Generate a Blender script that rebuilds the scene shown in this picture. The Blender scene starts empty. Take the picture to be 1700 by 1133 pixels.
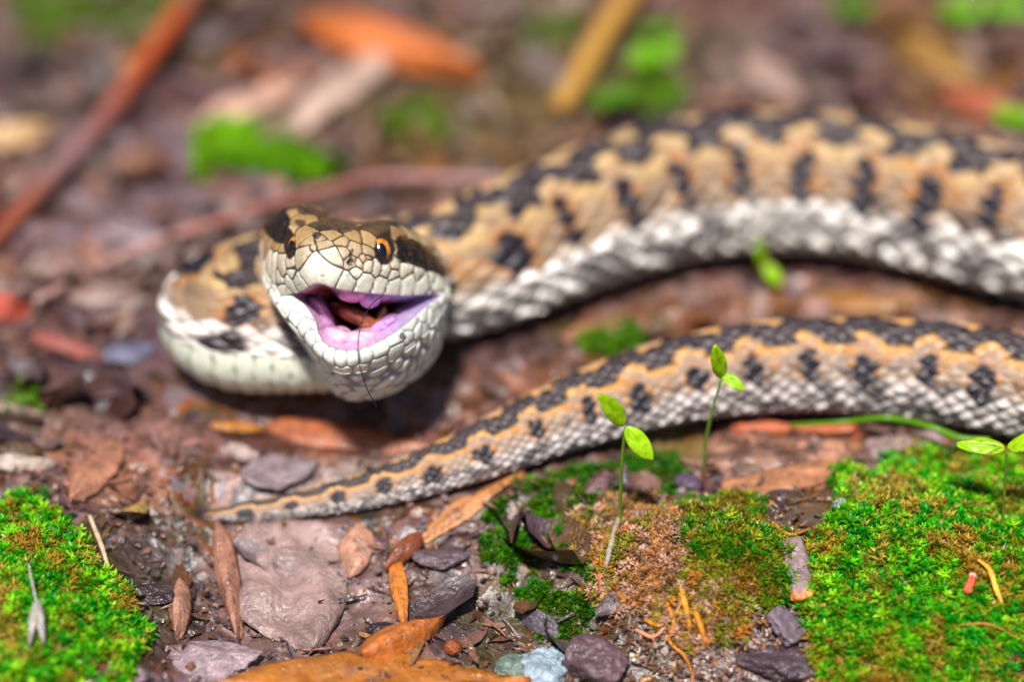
import bpy, math, random
import numpy as np

# ------------------------------------------------------------------ camera, sky, sun, exposure
# 1 unit = 1 cm (a macro photograph: the frame is about 8.5 cm wide)
rng = np.random.default_rng(11)
random.seed(5)
sc = bpy.context.scene
sc.unit_settings.system = 'METRIC'
sc.unit_settings.scale_length = 0.01
PITCH = math.radians(36.0)
DIST, FOCH, LENS = 25.0, 1.45, 105.0
fwd = np.array([0, math.cos(PITCH), -math.sin(PITCH)])
rgt = np.array([1.0, 0, 0])
upv = np.array([0, math.sin(PITCH), math.cos(PITCH)])
CAM = np.array([0, 0, FOCH]) - DIST * fwd
cd = bpy.data.cameras.new('camera')
cam = bpy.data.objects.new('camera', cd)
sc.collection.objects.link(cam)
cam.location = CAM
cam.rotation_euler = (math.pi / 2 - PITCH, 0, 0)
cd.lens, cd.sensor_width = LENS, 36.0
cd.clip_start, cd.clip_end = 0.5, 3000.0
cd.dof.use_dof = True
cd.dof.focus_distance = DIST - 0.22
cd.dof.aperture_fstop = 0.080           # f/8 in centimetre units
cd.dof.aperture_blades = 9
sc.camera = cam

SUN_EL, SUN_AZ = math.radians(64), math.radians(-11)      # high, from behind the camera, a little to the left
w = bpy.data.worlds.new('World')
sc.world = w
w.use_nodes = True
nt = w.node_tree
sky = nt.nodes.new('ShaderNodeTexSky')
sky.sky_type = 'NISHITA'
sky.sun_disc = False
sky.sun_elevation = SUN_EL
sky.sun_rotation = math.pi - SUN_AZ
bg = nt.nodes['Background']
nt.links.new(sky.outputs[0], bg.inputs['Color'])
bg.inputs["Strength"].default_value = 0.05
sl = bpy.data.lights.new('sun', 'SUN')
sl.energy = 4.8
sl.angle = math.radians(5.0)
sl.color = (1.0, 0.97, 0.93)
so = bpy.data.objects.new('sun', sl)
sc.collection.objects.link(so)
so.rotation_euler = (math.pi / 2 - SUN_EL, 0, SUN_AZ)
so.location = (-8, -20, 40)
sc.view_settings.view_transform = 'Standard'
sc.view_settings.look = 'None'
sc.view_settings.exposure = 0.30
sc.view_settings.gamma = 1.0
try:
    sc.cycles.use_denoising = True
    sc.cycles.max_bounces = 6
except Exception:
    pass

# ------------------------------------------------------------------ helpers
def lin(r, g, b):
    c = np.array([r, g, b], float) / 255.0
    return np.where(c <= 0.04045, c / 12.92, ((c + 0.055) / 1.055) ** 2.4)

def ray(px, py):
    px = np.asarray(px, float); py = np.asarray(py, float)
    k = 36.0 / LENS / 1700.0
    x = (px - 850.0) * k
    y = -(py - 566.5) * k
    return fwd + x[..., None] * rgt + y[..., None] * upv

def Pd(px, py, d):            # d cm in front of the plane of focus
    return CAM + ray(px, py) * (DIST - np.asarray(d, float))[..., None]

def Pz(px, py, z):
    r = ray(px, py)
    t = (np.asarray(z, float) - CAM[2]) / r[..., 2]
    return CAM + r * t[..., None]

def hash3(ix, iy, iz=0, seed=0):
    h = (ix.astype(np.int64) * 374761393 + iy.astype(np.int64) * 668265263 + np.asarray(iz).astype(np.int64) * 2147483647 + seed * 1274126177) & 0xffffffff
    h = ((h ^ (h >> 13)) * 1274126177) & 0xffffffff
    h = ((h ^ (h >> 16)) * 2246822519) & 0xffffffff
    return ((h ^ (h >> 15)) & 0xffffff) / float(0xffffff)

def vnoise(x, y, seed=0):
    x = np.asarray(x, float); y = np.asarray(y, float)
    ix, iy = np.floor(x), np.floor(y)
    fx, fy = x - ix, y - iy
    fx = fx * fx * (3 - 2 * fx); fy = fy * fy * (3 - 2 * fy)
    a = hash3(ix, iy, 0, seed); b = hash3(ix + 1, iy, 0, seed)
    c = hash3(ix, iy + 1, 0, seed); d = hash3(ix + 1, iy + 1, 0, seed)
    return (a + (b - a) * fx) * (1 - fy) + (c + (d - c) * fx) * fy

def fbm(x, y, oct=4, seed=0, gain=0.5):
    s, a, n = 0, 1.0, 0
    for o in range(oct):
        ca, sa = math.cos(0.7 * o), math.sin(0.7 * o)
        s = s + a * vnoise((x * ca - y * sa) * 2 ** o + 17.3 * o, (x * sa + y * ca) * 2 ** o - 9.1 * o, seed + o)
        n += a; a *= gain
    return s / n - 0.5

def sstep(a, b, x):
    t = np.clip((x - a) / (b - a), 0, 1)
    return t * t * (3 - 2 * t)

def inpoly(x, y, poly):
    p = np.asarray(poly, float)
    ins = np.zeros(np.shape(x), bool)
    for i in range(len(p)):
        x0, y0 = p[i - 1]; x1, y1 = p[i]
        c = ((y0 > y) != (y1 > y)) & (x < (x1 - x0) * (y - y0) / (y1 - y0 + 1e-12) + x0)
        ins ^= c
    return ins

def polydist(x, y, poly):     # signed: positive inside
    p = np.asarray(poly, float)
    best = np.full(np.shape(x), 1e9)
    for i in range(len(p)):
        a, b = p[i - 1], p[i]
        ab = b - a
        t = np.clip(((x - a[0]) * ab[0] + (y - a[1]) * ab[1]) / (ab @ ab + 1e-12), 0, 1)
        best = np.minimum(best, np.hypot(x - a[0] - t * ab[0], y - a[1] - t * ab[1]))
    return np.where(inpoly(x, y, poly), best, -best)

def mesh_np(name, V, quads=None, tris=None, mat=None, col=None, extra=None, smooth=True, parent=None):
    me = bpy.data.meshes.new(name)
    V = np.asarray(V, np.float32).reshape(-1, 3)
    fl, starts, tot, n = [], [], [], 0
    if quads is not None and len(quads):
        q = np.asarray(quads, np.int32).reshape(-1, 4)
        fl.append(q.ravel()); starts.append(np.arange(len(q)) * 4); n = len(q) * 4
    if tris is not None and len(tris):
        t = np.asarray(tris, np.int32).reshape(-1, 3)
        fl.append(t.ravel()); starts.append(n + np.arange(len(t)) * 3)
    fl = np.concatenate(fl); starts = np.concatenate(starts).astype(np.int32)
    me.vertices.add(len(V)); me.vertices.foreach_set('co', V.ravel())
    me.loops.add(len(fl)); me.loops.foreach_set('vertex_index', fl)
    me.polygons.add(len(starts)); me.polygons.foreach_set('loop_start', starts)
    me.update(calc_edges=True)
    me.polygons.foreach_set('use_smooth', np.full(len(starts), smooth))
    if col is not None:
        c = np.ones((len(V), 4), np.float32); c[:, :3] = np.clip(col, 0, 1)
        at = me.color_attributes.new('Col', 'FLOAT_COLOR', 'POINT')
        at.data.foreach_set('color', c.ravel())
    for k, arr in (extra or {}).items():
        at = me.attributes.new(k, 'FLOAT', 'POINT')
        at.data.foreach_set('value', np.asarray(arr, np.float32).ravel())
    me.validate()
    o = bpy.data.objects.new(name, me)
    sc.collection.objects.link(o)
    if mat: me.materials.append(mat)
    if parent: o.parent = parent
    return o

def gridq(nu, nv, wrap=False):       # quads of an nu x nv grid (v fastest)
    u = np.arange(nu - 1)[:, None]
    v = np.arange(nv if wrap else nv - 1)[None, :]
    v2 = (v + 1) % nv
    a = u * nv + v; b = u * nv + v2; c = (u + 1) * nv + v2; d = (u + 1) * nv + v
    return np.stack([a, b, c, d], -1).reshape(-1, 4)

def tag(o, label=None, cat=None, group=None, kind=None):
    if label: o['label'] = label
    if cat: o['category'] = cat
    if group: o['group'] = group
    if kind: o['kind'] = kind
    return o

def empty(name, loc):
    o = bpy.data.objects.new(name, None)
    sc.collection.objects.link(o)
    o.location = loc
    o.empty_display_size = 0.2
    return o

def hang(child, root):               # parent keeping the world place
    child.parent = root
    child.matrix_parent_inverse.identity()
    child.location = [a - b for a, b in zip(child.location, root.location)]
    return child

# ------------------------------------------------------------------ materials
def mat_col(name, rough=0.5, spec=0.5, bump=0.0, bscale=30, var=0.15, vscale=12, trans=0.0, sss=0.0, coat=0.0, wet=None, sheen=0, rmap=None):
    m = bpy.data.materials.new(name)
    m.use_nodes = True
    N, L = m.node_tree.nodes, m.node_tree.links
    b = N['Principled BSDF']
    at = N.new('ShaderNodeAttribute'); at.attribute_name = 'Col'
    tc = N.new('ShaderNodeTexCoord')
    nz = N.new('ShaderNodeTexNoise'); nz.inputs['Scale'].default_value = vscale; nz.inputs['Detail'].default_value = 5
    L.new(tc.outputs['Object'], nz.inputs['Vector'])
    mr = N.new('ShaderNodeMapRange')
    mr.inputs['From Min'].default_value = 0.3; mr.inputs['From Max'].default_value = 0.7
    mr.inputs['To Min'].default_value = 1 - var; mr.inputs['To Max'].default_value = 1 + var
    L.new(nz.outputs['Fac'], mr.inputs['Value'])
    mx = N.new('ShaderNodeMix'); mx.data_type = 'RGBA'; mx.blend_type = 'MULTIPLY'; mx.inputs['Factor'].default_value = 1
    L.new(at.outputs['Color'], mx.inputs['A']); L.new(mr.outputs['Result'], mx.inputs['B'])
    L.new(mx.outputs['Result'], b.inputs['Base Color'])
    b.inputs['Roughness'].default_value = rough
    b.inputs['Specular IOR Level'].default_value = spec
    if wet:
        a2 = N.new('ShaderNodeAttribute'); a2.attribute_name = wet
        m2 = N.new('ShaderNodeMapRange'); m2.inputs['To Min'].default_value = rough; m2.inputs['To Max'].default_value = 0.18
        L.new(a2.outputs['Fac'], m2.inputs['Value']); L.new(m2.outputs['Result'], b.inputs['Roughness'])
    if rmap:
        n3 = N.new('ShaderNodeTexNoise'); n3.inputs['Scale'].default_value = rmap[0]; n3.inputs['Detail'].default_value = 3
        L.new(tc.outputs['Object'], n3.inputs['Vector'])
        m3 = N.new('ShaderNodeMapRange'); m3.inputs['From Min'].default_value = 0.38; m3.inputs['From Max'].default_value = 0.62
        m3.inputs['To Min'].default_value = rmap[1]; m3.inputs['To Max'].default_value = rmap[2]
        L.new(n3.outputs['Fac'], m3.inputs['Value']); L.new(m3.outputs['Result'], b.inputs['Roughness'])
    if bump:
        nb = N.new('ShaderNodeTexNoise'); nb.inputs['Scale'].default_value = bscale; nb.inputs['Detail'].default_value = 4
        L.new(tc.outputs['Object'], nb.inputs['Vector'])
        bm = N.new('ShaderNodeBump'); bm.inputs['Strength'].default_value = 1.0; bm.inputs['Distance'].default_value = bump
        L.new(nb.outputs['Fac'], bm.inputs['Height']); L.new(bm.outputs['Normal'], b.inputs['Normal'])
    if sss:
        b.inputs['Subsurface Weight'].default_value = sss
        b.inputs['Subsurface Radius'].default_value = (0.06, 0.03, 0.02)
        b.inputs['Subsurface Scale'].default_value = 1.0
    if coat:
        b.inputs['Coat Weight'].default_value = coat; b.inputs['Coat Roughness'].default_value = 0.08
    if trans:
        tr = N.new('ShaderNodeBsdfTranslucent')
        L.new(mx.outputs['Result'], tr.inputs['Color'])
        ms = N.new('ShaderNodeMixShader'); ms.inputs[0].default_value = trans
        L.new(b.outputs[0], ms.inputs[1]); L.new(tr.outputs[0], ms.inputs[2])
        L.new(ms.outputs[0], N['Material Output'].inputs['Surface'])
    return m

M_snake = mat_col('snake_skin', rough=0.36, spec=0.45, bump=0.004, bscale=45, var=0.12, vscale=22, wet='wet', coat=0.0)
M_soil = mat_col('wet_soil', rough=0.4, spec=0.85, bump=0.03, bscale=16, var=0.3, vscale=9, rmap=(6, 0.14, 0.6))
M_litter = mat_col('wet_leaf_litter', rough=0.35, spec=0.75, bump=0.022, bscale=24, var=0.25, vscale=10, rmap=(8, 0.16, 0.6))
M_wood = mat_col('wet_wood', rough=0.45, spec=0.4, bump=0.02, bscale=20, var=0.25, vscale=14, rmap=(9, 0.25, 0.65))
M_moss = mat_col('moss_green', rough=0.4, spec=0.4, var=0.2, vscale=20, trans=0.3)
M_plant = mat_col('seedling_green', rough=0.3, spec=0.5, var=0.08, vscale=15, trans=0.35, bump=0.002, bscale=60)
M_stone = mat_col('wet_stone', rough=0.3, spec=0.5, bump=0.05, bscale=14, var=0.2, vscale=12, rmap=(7, 0.12, 0.5))
M_eye = mat_col('eye_gloss', rough=0.15, spec=0.6, var=0.25, vscale=30, coat=1.0)
M_mouth = mat_col('mouth_membrane', rough=0.2, spec=0.5, var=0.2, vscale=9, bump=0.02, bscale=14, sss=0.15, coat=0.3)

# ------------------------------------------------------------------ snake: spine
def cr_spline(P, n=40):      # centripetal-ish Hermite through rows of P
    P = np.asarray(P, float)
    k = np.concatenate([[0], np.cumsum(np.maximum(np.linalg.norm(np.diff(P[:, :3], axis=0), axis=1), 1e-4))])
    m = np.empty_like(P)
    for i in range(len(P)):
        a, b = max(i - 1, 0), min(i + 1, len(P) - 1)
        m[i] = (P[b] - P[a]) / (k[b] - k[a])
    out = []
    for i in range(len(P) - 1):
        t = np.linspace(0, 1, n, endpoint=False)[:, None]
        h = k[i + 1] - k[i]
        out.append((2 * t**3 - 3 * t**2 + 1) * P[i] + (t**3 - 2 * t**2 + t) * h * m[i] + (-2 * t**3 + 3 * t**2) * P[i + 1] + (t**3 - t**2) * h * m[i + 1])
    out.append(P[-1:])
    return np.concatenate(out)

# px, py, axis height z, radius, dorsal hint (x,y,z)
S = [
    (338, 858, -.20, .012, 0, .1, 1), (360, 856, -.19, .06, 0, .1, 1), (410, 850, -.17, .08, 0, .1, 1), (500, 838, -.12, .12, 0, .1, 1),
    (600, 818, -.04, .155, 0, .1, 1), (700, 788, .06, .20, 0, .1, 1), (800, 750, .16, .25, 0, .1, 1), (900, 707, .25, .30, 0, .1, 1),
    (1000, 669, .33, .34, 0, .1, 1), (1120, 634, .40, .375, 0, .1, 1), (1250, 613, .43, .405, 0, .1, 1), (1400, 608, .45, .425, 0, .1, 1),
    (1550, 618, .46, .445, 0, .1, 1), (1700, 642, .47, .46, 0, .1, 1),
    (1850, 665, .49, .48, 0, 0, 1), (2010, 650, .52, .5, 0, 0, 1), (2120, 590, .55, .53, 0, 0, 1), (2130, 500, .59, .58, 0, 0, 1),
    (2040, 430, .63, .63, 0, 0, 1), (1880, 402, .66, .66, 0, 0, 1),
    (1720, 380, .67, .67, 0, .1, 1), (1580, 345, .67, .68, 0, .1, 1), (1440, 315, .67, .68, 0, .1, 1), (1300, 304, .67, .68, 0, .1, 1),
    (1160, 312, .67, .68, 0, .1, 1), (1020, 347, .66, .67, 0, .1, 1), (890, 397, .64, .65, 0, .1, 1), (770, 447, .61, .62, 0, .1, 1),
    (650, 472, .58, .58, 0, 0, 1), (520, 482, .58, .56, .1, -.1, 1), (415, 494, .58, .54, .5, .1, .9), (362, 530, .60, .53, .45, .28, .9),
    (392, 562, .62, .50, .2, .62, .85), (470, 572, .66, .46, .0, .68, .8),
]
rows = []
for (px, py, z, r, hx, hy, hz) in S:
    rows.append(np.concatenate([Pz(px, py, z), [r, hx, hy, hz]]))
for (px, py, d, r, h) in [(545, 575, -1.28, .43, (-.1, .6, .9)), (602, 566, -1.02, .40, (0, .3, .95))]:
    rows.append(np.concatenate([Pd(px, py, d), [r, *h]]))
SP = cr_spline(rows, 60)
# resample: step follows the radius so that every scale gets the same number of samples
seg = np.linalg.norm(np.diff(SP[:, :3], axis=0), axis=1)
arc = np.concatenate([[0], np.cumsum(seg)])
dens = np.concatenate([[0], np.cumsum(seg / np.clip(SP[:-1, 3] * 0.042, 0.006, 0.024))])
nb = int(dens[-1])
arcs = np.interp(np.linspace(0, dens[-1], nb), dens, arc)
sp = np.stack([np.interp(arcs, arc, SP[:, k]) for k in range(7)], 1)
def smooth(a, n):
    for _ in range(n):
        a = a.copy(); a[1:-1] = 0.25 * a[:-2] + 0.5 * a[1:-1] + 0.25 * a[2:]
    return a
C = smooth(sp[:, :3], 30)
T = np.gradient(C, axis=0); T /= np.linalg.norm(T, axis=1)[:, None]
hint = smooth(sp[:, 4:7], 60)
R = smooth(sp[:, 3:4], 6)[:, 0]
U = hint - (hint * T).sum(1)[:, None] * T
U /= np.linalg.norm(U, axis=1)[:, None]
X = np.cross(U, T)
spine2 = C[::8]; spineR = R[::8]

# ------------------------------------------------------------------ ground height
def gpt(px, py, z=0.0):
    return Pz(px, py, z)[:2]
MOUNDS = [  # px, py, rx, ry (cm), height
    (1480, 980, 1.5, 1.1, .50), (1130, 950, .75, .70, .42), (60, 1000, 1.0, 1.0, .24), (1290, 770, .7, .3, .14),
    (440, 255, .8, .7, .15), (900, 860, .7, .7, .05), (470, 950, 1.5, .9, -.32), (580, 690, 1.0, .35, -.16), (300, 640, .4, .4, -.1),
    (170, 700, .9, .5, -.06), (860, 1000, .6, .6, -.12), (1050, 1120, .8, .3, -.1),
]
YTILT = gpt(850, 835)[1]
def H(x, y):
    x = np.asarray(x, float); y = np.asarray(y, float)
    z = 0.30 * fbm(x * .45, y * .45, 3, 3) + 0.17 * fbm(x * 1.7, y * 1.7, 3, 9) + 0.09 * fbm(x * 5.5, y * 5.5, 3, 21) + 0.035 * fbm(x * 17, y * 17, 2, 31)
    for (px, py, rx, ry, h) in MOUNDS:
        c = gpt(px, py)
        q = ((x - c[0]) / rx) ** 2 + ((y - c[1]) / ry) ** 2
        z = z + h * np.exp(-q ** 1.4)
    z = z - (.12 + .22 * sstep(-1.5, .6, x)) * np.maximum(0, YTILT - y) * sstep(-9, -5, y)
    shp = z.shape
    xf, yf, zf = x.ravel(), y.ravel(), z.ravel().copy()
    near = np.where((np.abs(xf) < 14) & (np.abs(yf) < 14))[0]
    for i in range(0, len(near), 20000):
        k = near[i:i + 20000]
        d = np.hypot(xf[k, None] - spine2[None, :, 0], yf[k, None] - spine2[None, :, 1])
        cl = spine2[None, :, 2] - np.sqrt(np.maximum(spineR ** 2 - np.minimum(d, spineR) ** 2, 0)) + np.maximum(d - spineR, 0) * 1.2 + 0.015
        cl = np.where(d < spineR * 1.0, spine2[None, :, 2] - np.sqrt(np.maximum(spineR ** 2 - d ** 2, 0)) * 0.97 , cl)
        # the flank overhangs: near the body keep the ground low
        lim = np.where(d < spineR * 1.15, np.minimum(cl, spine2[None, :, 2] - spineR * 0.93), cl - spineR * 0.9)
        lim = np.where(d < spineR * 1.15, lim, spine2[None, :, 2] - spineR * 0.93 + (d - spineR * 1.15) * 0.9)
        m = lim.min(1)
        zf[k] = np.minimum(zf[k], m)
    return zf.reshape(shp)

def G(px, py, lift=0.0):      # where the sight line of the photograph's pixel meets the ground
    px = np.atleast_1d(np.asarray(px, float)); py = np.atleast_1d(np.asarray(py, float))
    z = np.zeros(len(px))
    for _ in range(4):
        p = Pz(px, py, z); z = 0.3 * z + 0.7 * H(p[:, 0], p[:, 1])
    p = Pz(px, py, z); p[:, 2] = H(p[:, 0], p[:, 1]) + lift
    return p

def G1(px, py, lift=0.0):
    return G([px], [py], lift)[0]

# ------------------------------------------------------------------ ground sheet
PAL = [lin(128, 92, 84), lin(66, 46, 46), lin(168, 118, 100), lin(150, 132, 136), lin(158, 92, 52), lin(104, 84, 50), lin(88, 66, 74), lin(178, 140, 126)]
BLOBS = [  # px, py, rx, ry (cm), turn deg, colour, strength
    (760, 230, 1.6, 1.1, 10, (126, 96, 56), .8), (860, 120, 1.5, 1.4, 0, (118, 100, 58), .8), (1120, 110, 1.2, 1.1, 0, (98, 92, 48), .7),
    (200, 70, 1.5, 1.3, 0, (112, 96, 60), .7), (90, 130, 1.0, .9, 0, (74, 60, 66), .8), (310, 230, .8, 1.4, 0, (110, 82, 92), .8),
    (1560, 90, 1.0, 1.3, 0, (158, 112, 48), .8), (1390, 100, .8, 1.0, 20, (74, 58, 70), .8), (1290, 110, .9, .9, 0, (150, 122, 116), .6),
    (1640, 60, .5, .9, 0, (140, 116, 122), .6), (1560, 230, 1.2, .5, -20, (170, 130, 112), .8), (230, 370, 1.6, .6, 20, (150, 132, 142), .7),
    (190, 470, 1.1, .8, 0, (158, 128, 120), .7), (180, 560, .9, .6, 0, (84, 62, 74), .8), (120, 640, .8, .5, 0, (66, 52, 58), .8), (80, 720, .8, .4, 0, (172, 142, 128), .7),
    (170, 780, .5, .8, 30, (182, 122, 92), .8), (260, 740, .8, .4, 0, (170, 124, 116), .7), (560, 720, 1.2, .35, 0, (176, 106, 76), .7), (430, 730, .5, .3, 0, (78, 58, 60), .8),
    (560, 770, 1.0, .3, 10, (166, 144, 132), .6), (240, 880, .5, .5, 0, (62, 56, 50), .8), (480, 950, 1.1, .8, 0, (160, 128, 122), .7), (350, 1095, .9, .25, 0, (152, 132, 150), .8),
    (270, 1000, .4, .5, 0, (62, 48, 48), .9), (760, 960, .4, .7, 0, (88, 74, 76), .8), (900, 990, .7, .8, 0, (84, 78, 44), .8), (880, 640, 1.1, .35, 20, (158, 104, 76), .7),
    (1000, 560, .5, .35, 0, (96, 100, 44), .7), (1120, 520, .9, .35, 10, (160, 104, 72), .7), (1430, 500, 1.1, .3, 0, (170, 112, 62), .7), (860, 590, .8, .3, 20, (84, 64, 66), .7),
    (1260, 760, 1.0, .3, 0, (178, 136, 116), .9), (1120, 730, .5, .3, 0, (128, 112, 62), .8), (1160, 1060, .8, .5, 0, (172, 144, 134), .8), (1050, 1080, .4, .4, 0, (110, 96, 52), .7),
    (1290, 1090, .4, .4, 0, (88, 70, 80), .8), (1500, 930, 1.3, 1.0, 0, (92, 78, 30), .8), (90, 1000, 1.0, .9, 0, (96, 84, 34), .8), (1130, 920, .7, .5, 0, (176, 128, 74), .8),
    (680, 200, .7, .7, 0, (104, 110, 42), .5), (640, 310, .9, .35, 0, (96, 72, 42), .6),
]
def ground_col(x, y):
    n1 = fbm(x * 2.2 + 5, y * 2.2, 4, 41) + 0.5
    n2 = fbm(x * 5.0, y * 5.0 + 7, 3, 51) + 0.5
    f = np.clip((n1 - .28) / .44, 0, .999) * len(PAL)
    i = f.astype(int); t = sstep(.35, .65, f - i)[..., None]
    P = np.array(PAL)
    c = P[i] * (1 - t) + P[(i + 1) % len(PAL)] * t
    wx = x + 0.5 * fbm(x * 2.5, y * 2.5, 3, 61); wy = y + 0.5 * fbm(x * 2.5, y * 2.5, 3, 71)
    for (px, py, rx, ry, a, colr, s) in BLOBS:
        o = gpt(px, py)
        a = math.radians(a)
        dx, dy = wx - o[0], wy - o[1]
        u = dx * math.cos(a) + dy * math.sin(a); v = -dx * math.sin(a) + dy * math.cos(a)
        k = (s * sstep(1.15, .6, np.sqrt((u / rx) ** 2 + (v / ry) ** 2)) * (0.55 + 0.45 * sstep(.35, .6, n2)))[..., None]
        c = c * (1 - k) + lin(*colr) * k
    c = c * (0.14 + 0.76 * n2[..., None])
    g_ = c.mean(-1, keepdims=True)
    c = np.maximum(g_ + (c - g_) * 1.15, 0)
    return c

g1 = 0.03 * np.arange(0, 1)
fine_x = np.arange(-6.6, 6.9, 0.026); fine_y = np.arange(-3.6, 8.6, 0.026)
grow = np.cumsum(0.03 * 1.19 ** np.arange(1, 47))
gx = np.concatenate([fine_x[0] - grow[::-1], fine_x, fine_x[-1] + grow]); gy = np.concatenate([fine_y[0] - grow[::-1], fine_y, fine_y[-1] + grow])
GX, GY = np.meshgrid(gx, gy, indexing='ij')
GZ = H(GX, GY)
ground = mesh_np('ground', np.stack([GX, GY, GZ], -1), gridq(len(gx), len(gy)), mat=M_soil, col=ground_col(GX, GY).reshape(-1, 3))
tag(ground, 'wet reddish brown forest soil under the leaf litter', None, None, 'structure')

# ------------------------------------------------------------------ snake: body colours and scales
MR = 400
q = np.arange(MR) / MR
ds = np.concatenate([[0], np.linalg.norm(np.diff(C, axis=0), axis=1)])
PHI = np.cumsum(ds / (0.43 * np.maximum(R, .04)))
ZP = np.cumsum(ds / (0.34 + 0.48 * R))
NSC = 44
FRONT_ = sstep(arcs[-1] - 4.5, arcs[-1] - 2.6, arcs)
ZP = np.cumsum(ds / ((0.34 + 0.48 * R) * (1 + .25 * FRONT_)))
LOWER = sstep(.5, .44, R) * (np.arange(nb) < nb * .5)           # 1 on the thinner rear part of the animal
FRONT = sstep(arcs[-1] - 4.5, arcs[-1] - 2.6, arcs)             # 1 on the coil and neck
WHITE = sstep(arcs[-1] - 6.0, arcs[-1] - 4.0, arcs)

def body_paint(a, zp, low, fr, hs):
    """colour of the skin pattern: a = signed turn from the spine line (-.5..+.5), zp = pattern phase, low/fr = rear and front weights"""
    side = np.sign(a); aa = np.abs(a)
    tail = low
    ph = zp + np.where(side > 0, 0, .5)
    f = ph - np.floor(ph)
    lobe = 0.5 + 0.5 * np.cos(2 * np.pi * f)
    lobe = sstep(.08, .62, lobe)
    edge = (0.018 + .016 * tail) + (0.066 - .008 * tail) * lobe
    tan = lin(158, 130, 102) * np.ones(a.shape + (3,))
    c = tan * (0.82 + 0.34 * hs[..., None])
    c = c * (1 - .85 * tail[..., None]) + lin(166, 144, 128) * (.74 + .42 * hs[..., None]) * .85 * tail[..., None]
    yel = sstep(.055, .0, aa - edge)[..., None]
    c = c * (1 - yel) + (lin(204, 168, 114) * (1 - tail[..., None]) + lin(216, 158, 80) * tail[..., None]) * (.88 + .22 * hs[..., None]) * yel
    ob = sstep(.75, .95, hs)[..., None] * sstep(.04, .1, aa)[..., None]
    c = c * (1 - .5 * ob) + lin(176, 112, 44) * .5 * ob
    # side blotches
    fb = f - np.round(f - .5) - .5 if False else (f - .5)
    hb = hash3(np.floor(ph), side * 3 + 7, 0, 5)
    ca = .14 + .03 * hb + .015 * tail
    el = ((fb + .10 * (hb - .5)) / (.15 + .08 * hb)) ** 2 + ((aa - ca) / (.052 + .022 * hash3(np.floor(ph), side * 3 + 9, 0, 6))) ** 2
    el = el * (1 + .04 * fr) + .6 * (hs - .5)
    orng = sstep(2.1, 1.2, el)[..., None]
    c = c * (1 - .5 * orng) + lin(188, 118, 36) * .5 * orng
    # pale lower flank
    wl = sstep(.195, .225, aa - .012 * fr + .02 * (hs - .5))[..., None]
    white = lin(244, 234, 224) * (0.5 + .72 * hs[..., None])
    greyer = lin(168, 154, 152) * (0.55 + .75 * hs[..., None])
    white = white * (1 - tail[..., None] * .7) + greyer * tail[..., None] * .7
    c = c * (1 - wl) + white * wl
    bl = sstep(1.15, .85, el)[..., None]
    c = c * (1 - bl) + lin(28, 27, 38) * bl
    fk = (sstep(.80, .85, hash3(np.floor(hs * 9973), np.floor(hs * 331), 0, 2)) * sstep(.12, .2, aa) * .75)[..., None]
    c = c * (1 - fk) + lin(52, 42, 44) * fk
    # small dark marks along the lower flank
    f2 = (ph * 1.0 + .12) - np.floor(ph + .12)
    el2 = ((f2 - .5) / (.2 + .03 * fr)) ** 2 + ((aa - .268) / (.02 + .008 * fr)) ** 2
    b2 = (sstep(1.1, .8, el2) * (.55 + .45 * fr))[..., None] * sstep(.1, .3, hash3(np.floor(ph + .12), side * 5 + 11, 0, 9))[..., None]
    c = c * (1 - b2) + lin(48, 36, 36) * b2
    # zigzag
    dk = sstep(.006, -.006, aa - edge)[..., None]
    rim = sstep(-.05, -.008, aa - edge)[..., None]
    dcol = lin(64, 54, 56) * (1 - rim) + lin(26, 25, 36) * rim
    dcol = dcol * (.8 + .4 * hs[..., None])
    c = c * (1 - dk) + dcol * dk
    # belly
    be = sstep(.335, .36, aa + .045 * fr)[..., None]
    bcol = lin(196, 192, 190) * (.9 + .2 * hs[..., None]) * (1 - fr[..., None]) + lin(226, 230, 208) * fr[..., None]
    c = c * (1 - be) + bcol * be
    return c

PHIg = PHI[:, None] + 0 * q[None]; ag = (q[None] - .25) + 0 * PHI[:, None]
ag = np.where(ag > .5, ag - 1, ag)
PHIg = PHIg + .55 * fbm(ag * 26 + 3, PHIg * .45, 2, 201)
ag_w = ag + .016 * fbm(PHIg * .55, ag * 22, 2, 203)
w = ag_w * NSC
A = PHIg + w / 2; B = PHIg - w / 2
iA, iB = np.floor(A), np.floor(B)
fa, fb = A - iA, B - iB
e = np.minimum(np.minimum(fa, 1 - fa), np.minimum(fb, 1 - fb))
cc = fa - fb; tt = (fa + fb) / 2
dome = sstep(0, .26, e)
keel = np.exp(-(cc / .13) ** 2) * dome
hs = hash3(iA, iB, 0, 3)
h_d = (0.024 + .048 * sstep(.19, .25, np.abs(ag))) * dome * (1.15 - .7 * tt) * (.65 + .7 * hs) + 0.016 * keel * (np.abs(ag) < .24) + .008 * (hs - .5)
phc = (iA + iB + 1) / 2; ac = (iA - iB) / NSC
ratio = np.gradient(ZP) / np.gradient(PHI)
mixp = .42
a_s = ac + mixp * (ag - ac)
zp_s = ZP[:, None] + (1 - mixp) * (phc - PHIg) * ratio[:, None]
col_d = body_paint(a_s, zp_s, LOWER[:, None] + 0 * ag, FRONT[:, None] + 0 * ag, hs)
gap = (sstep(.10, .02, e))[..., None]
wl = sstep(.19, .24, np.abs(ag))[..., None]
gs = .22 + .62 * wl
col_d = col_d * (1 - gap * gs) + (lin(110, 74, 50) * (1 - wl) + lin(66, 54, 60) * wl) * gap * gs
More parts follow.
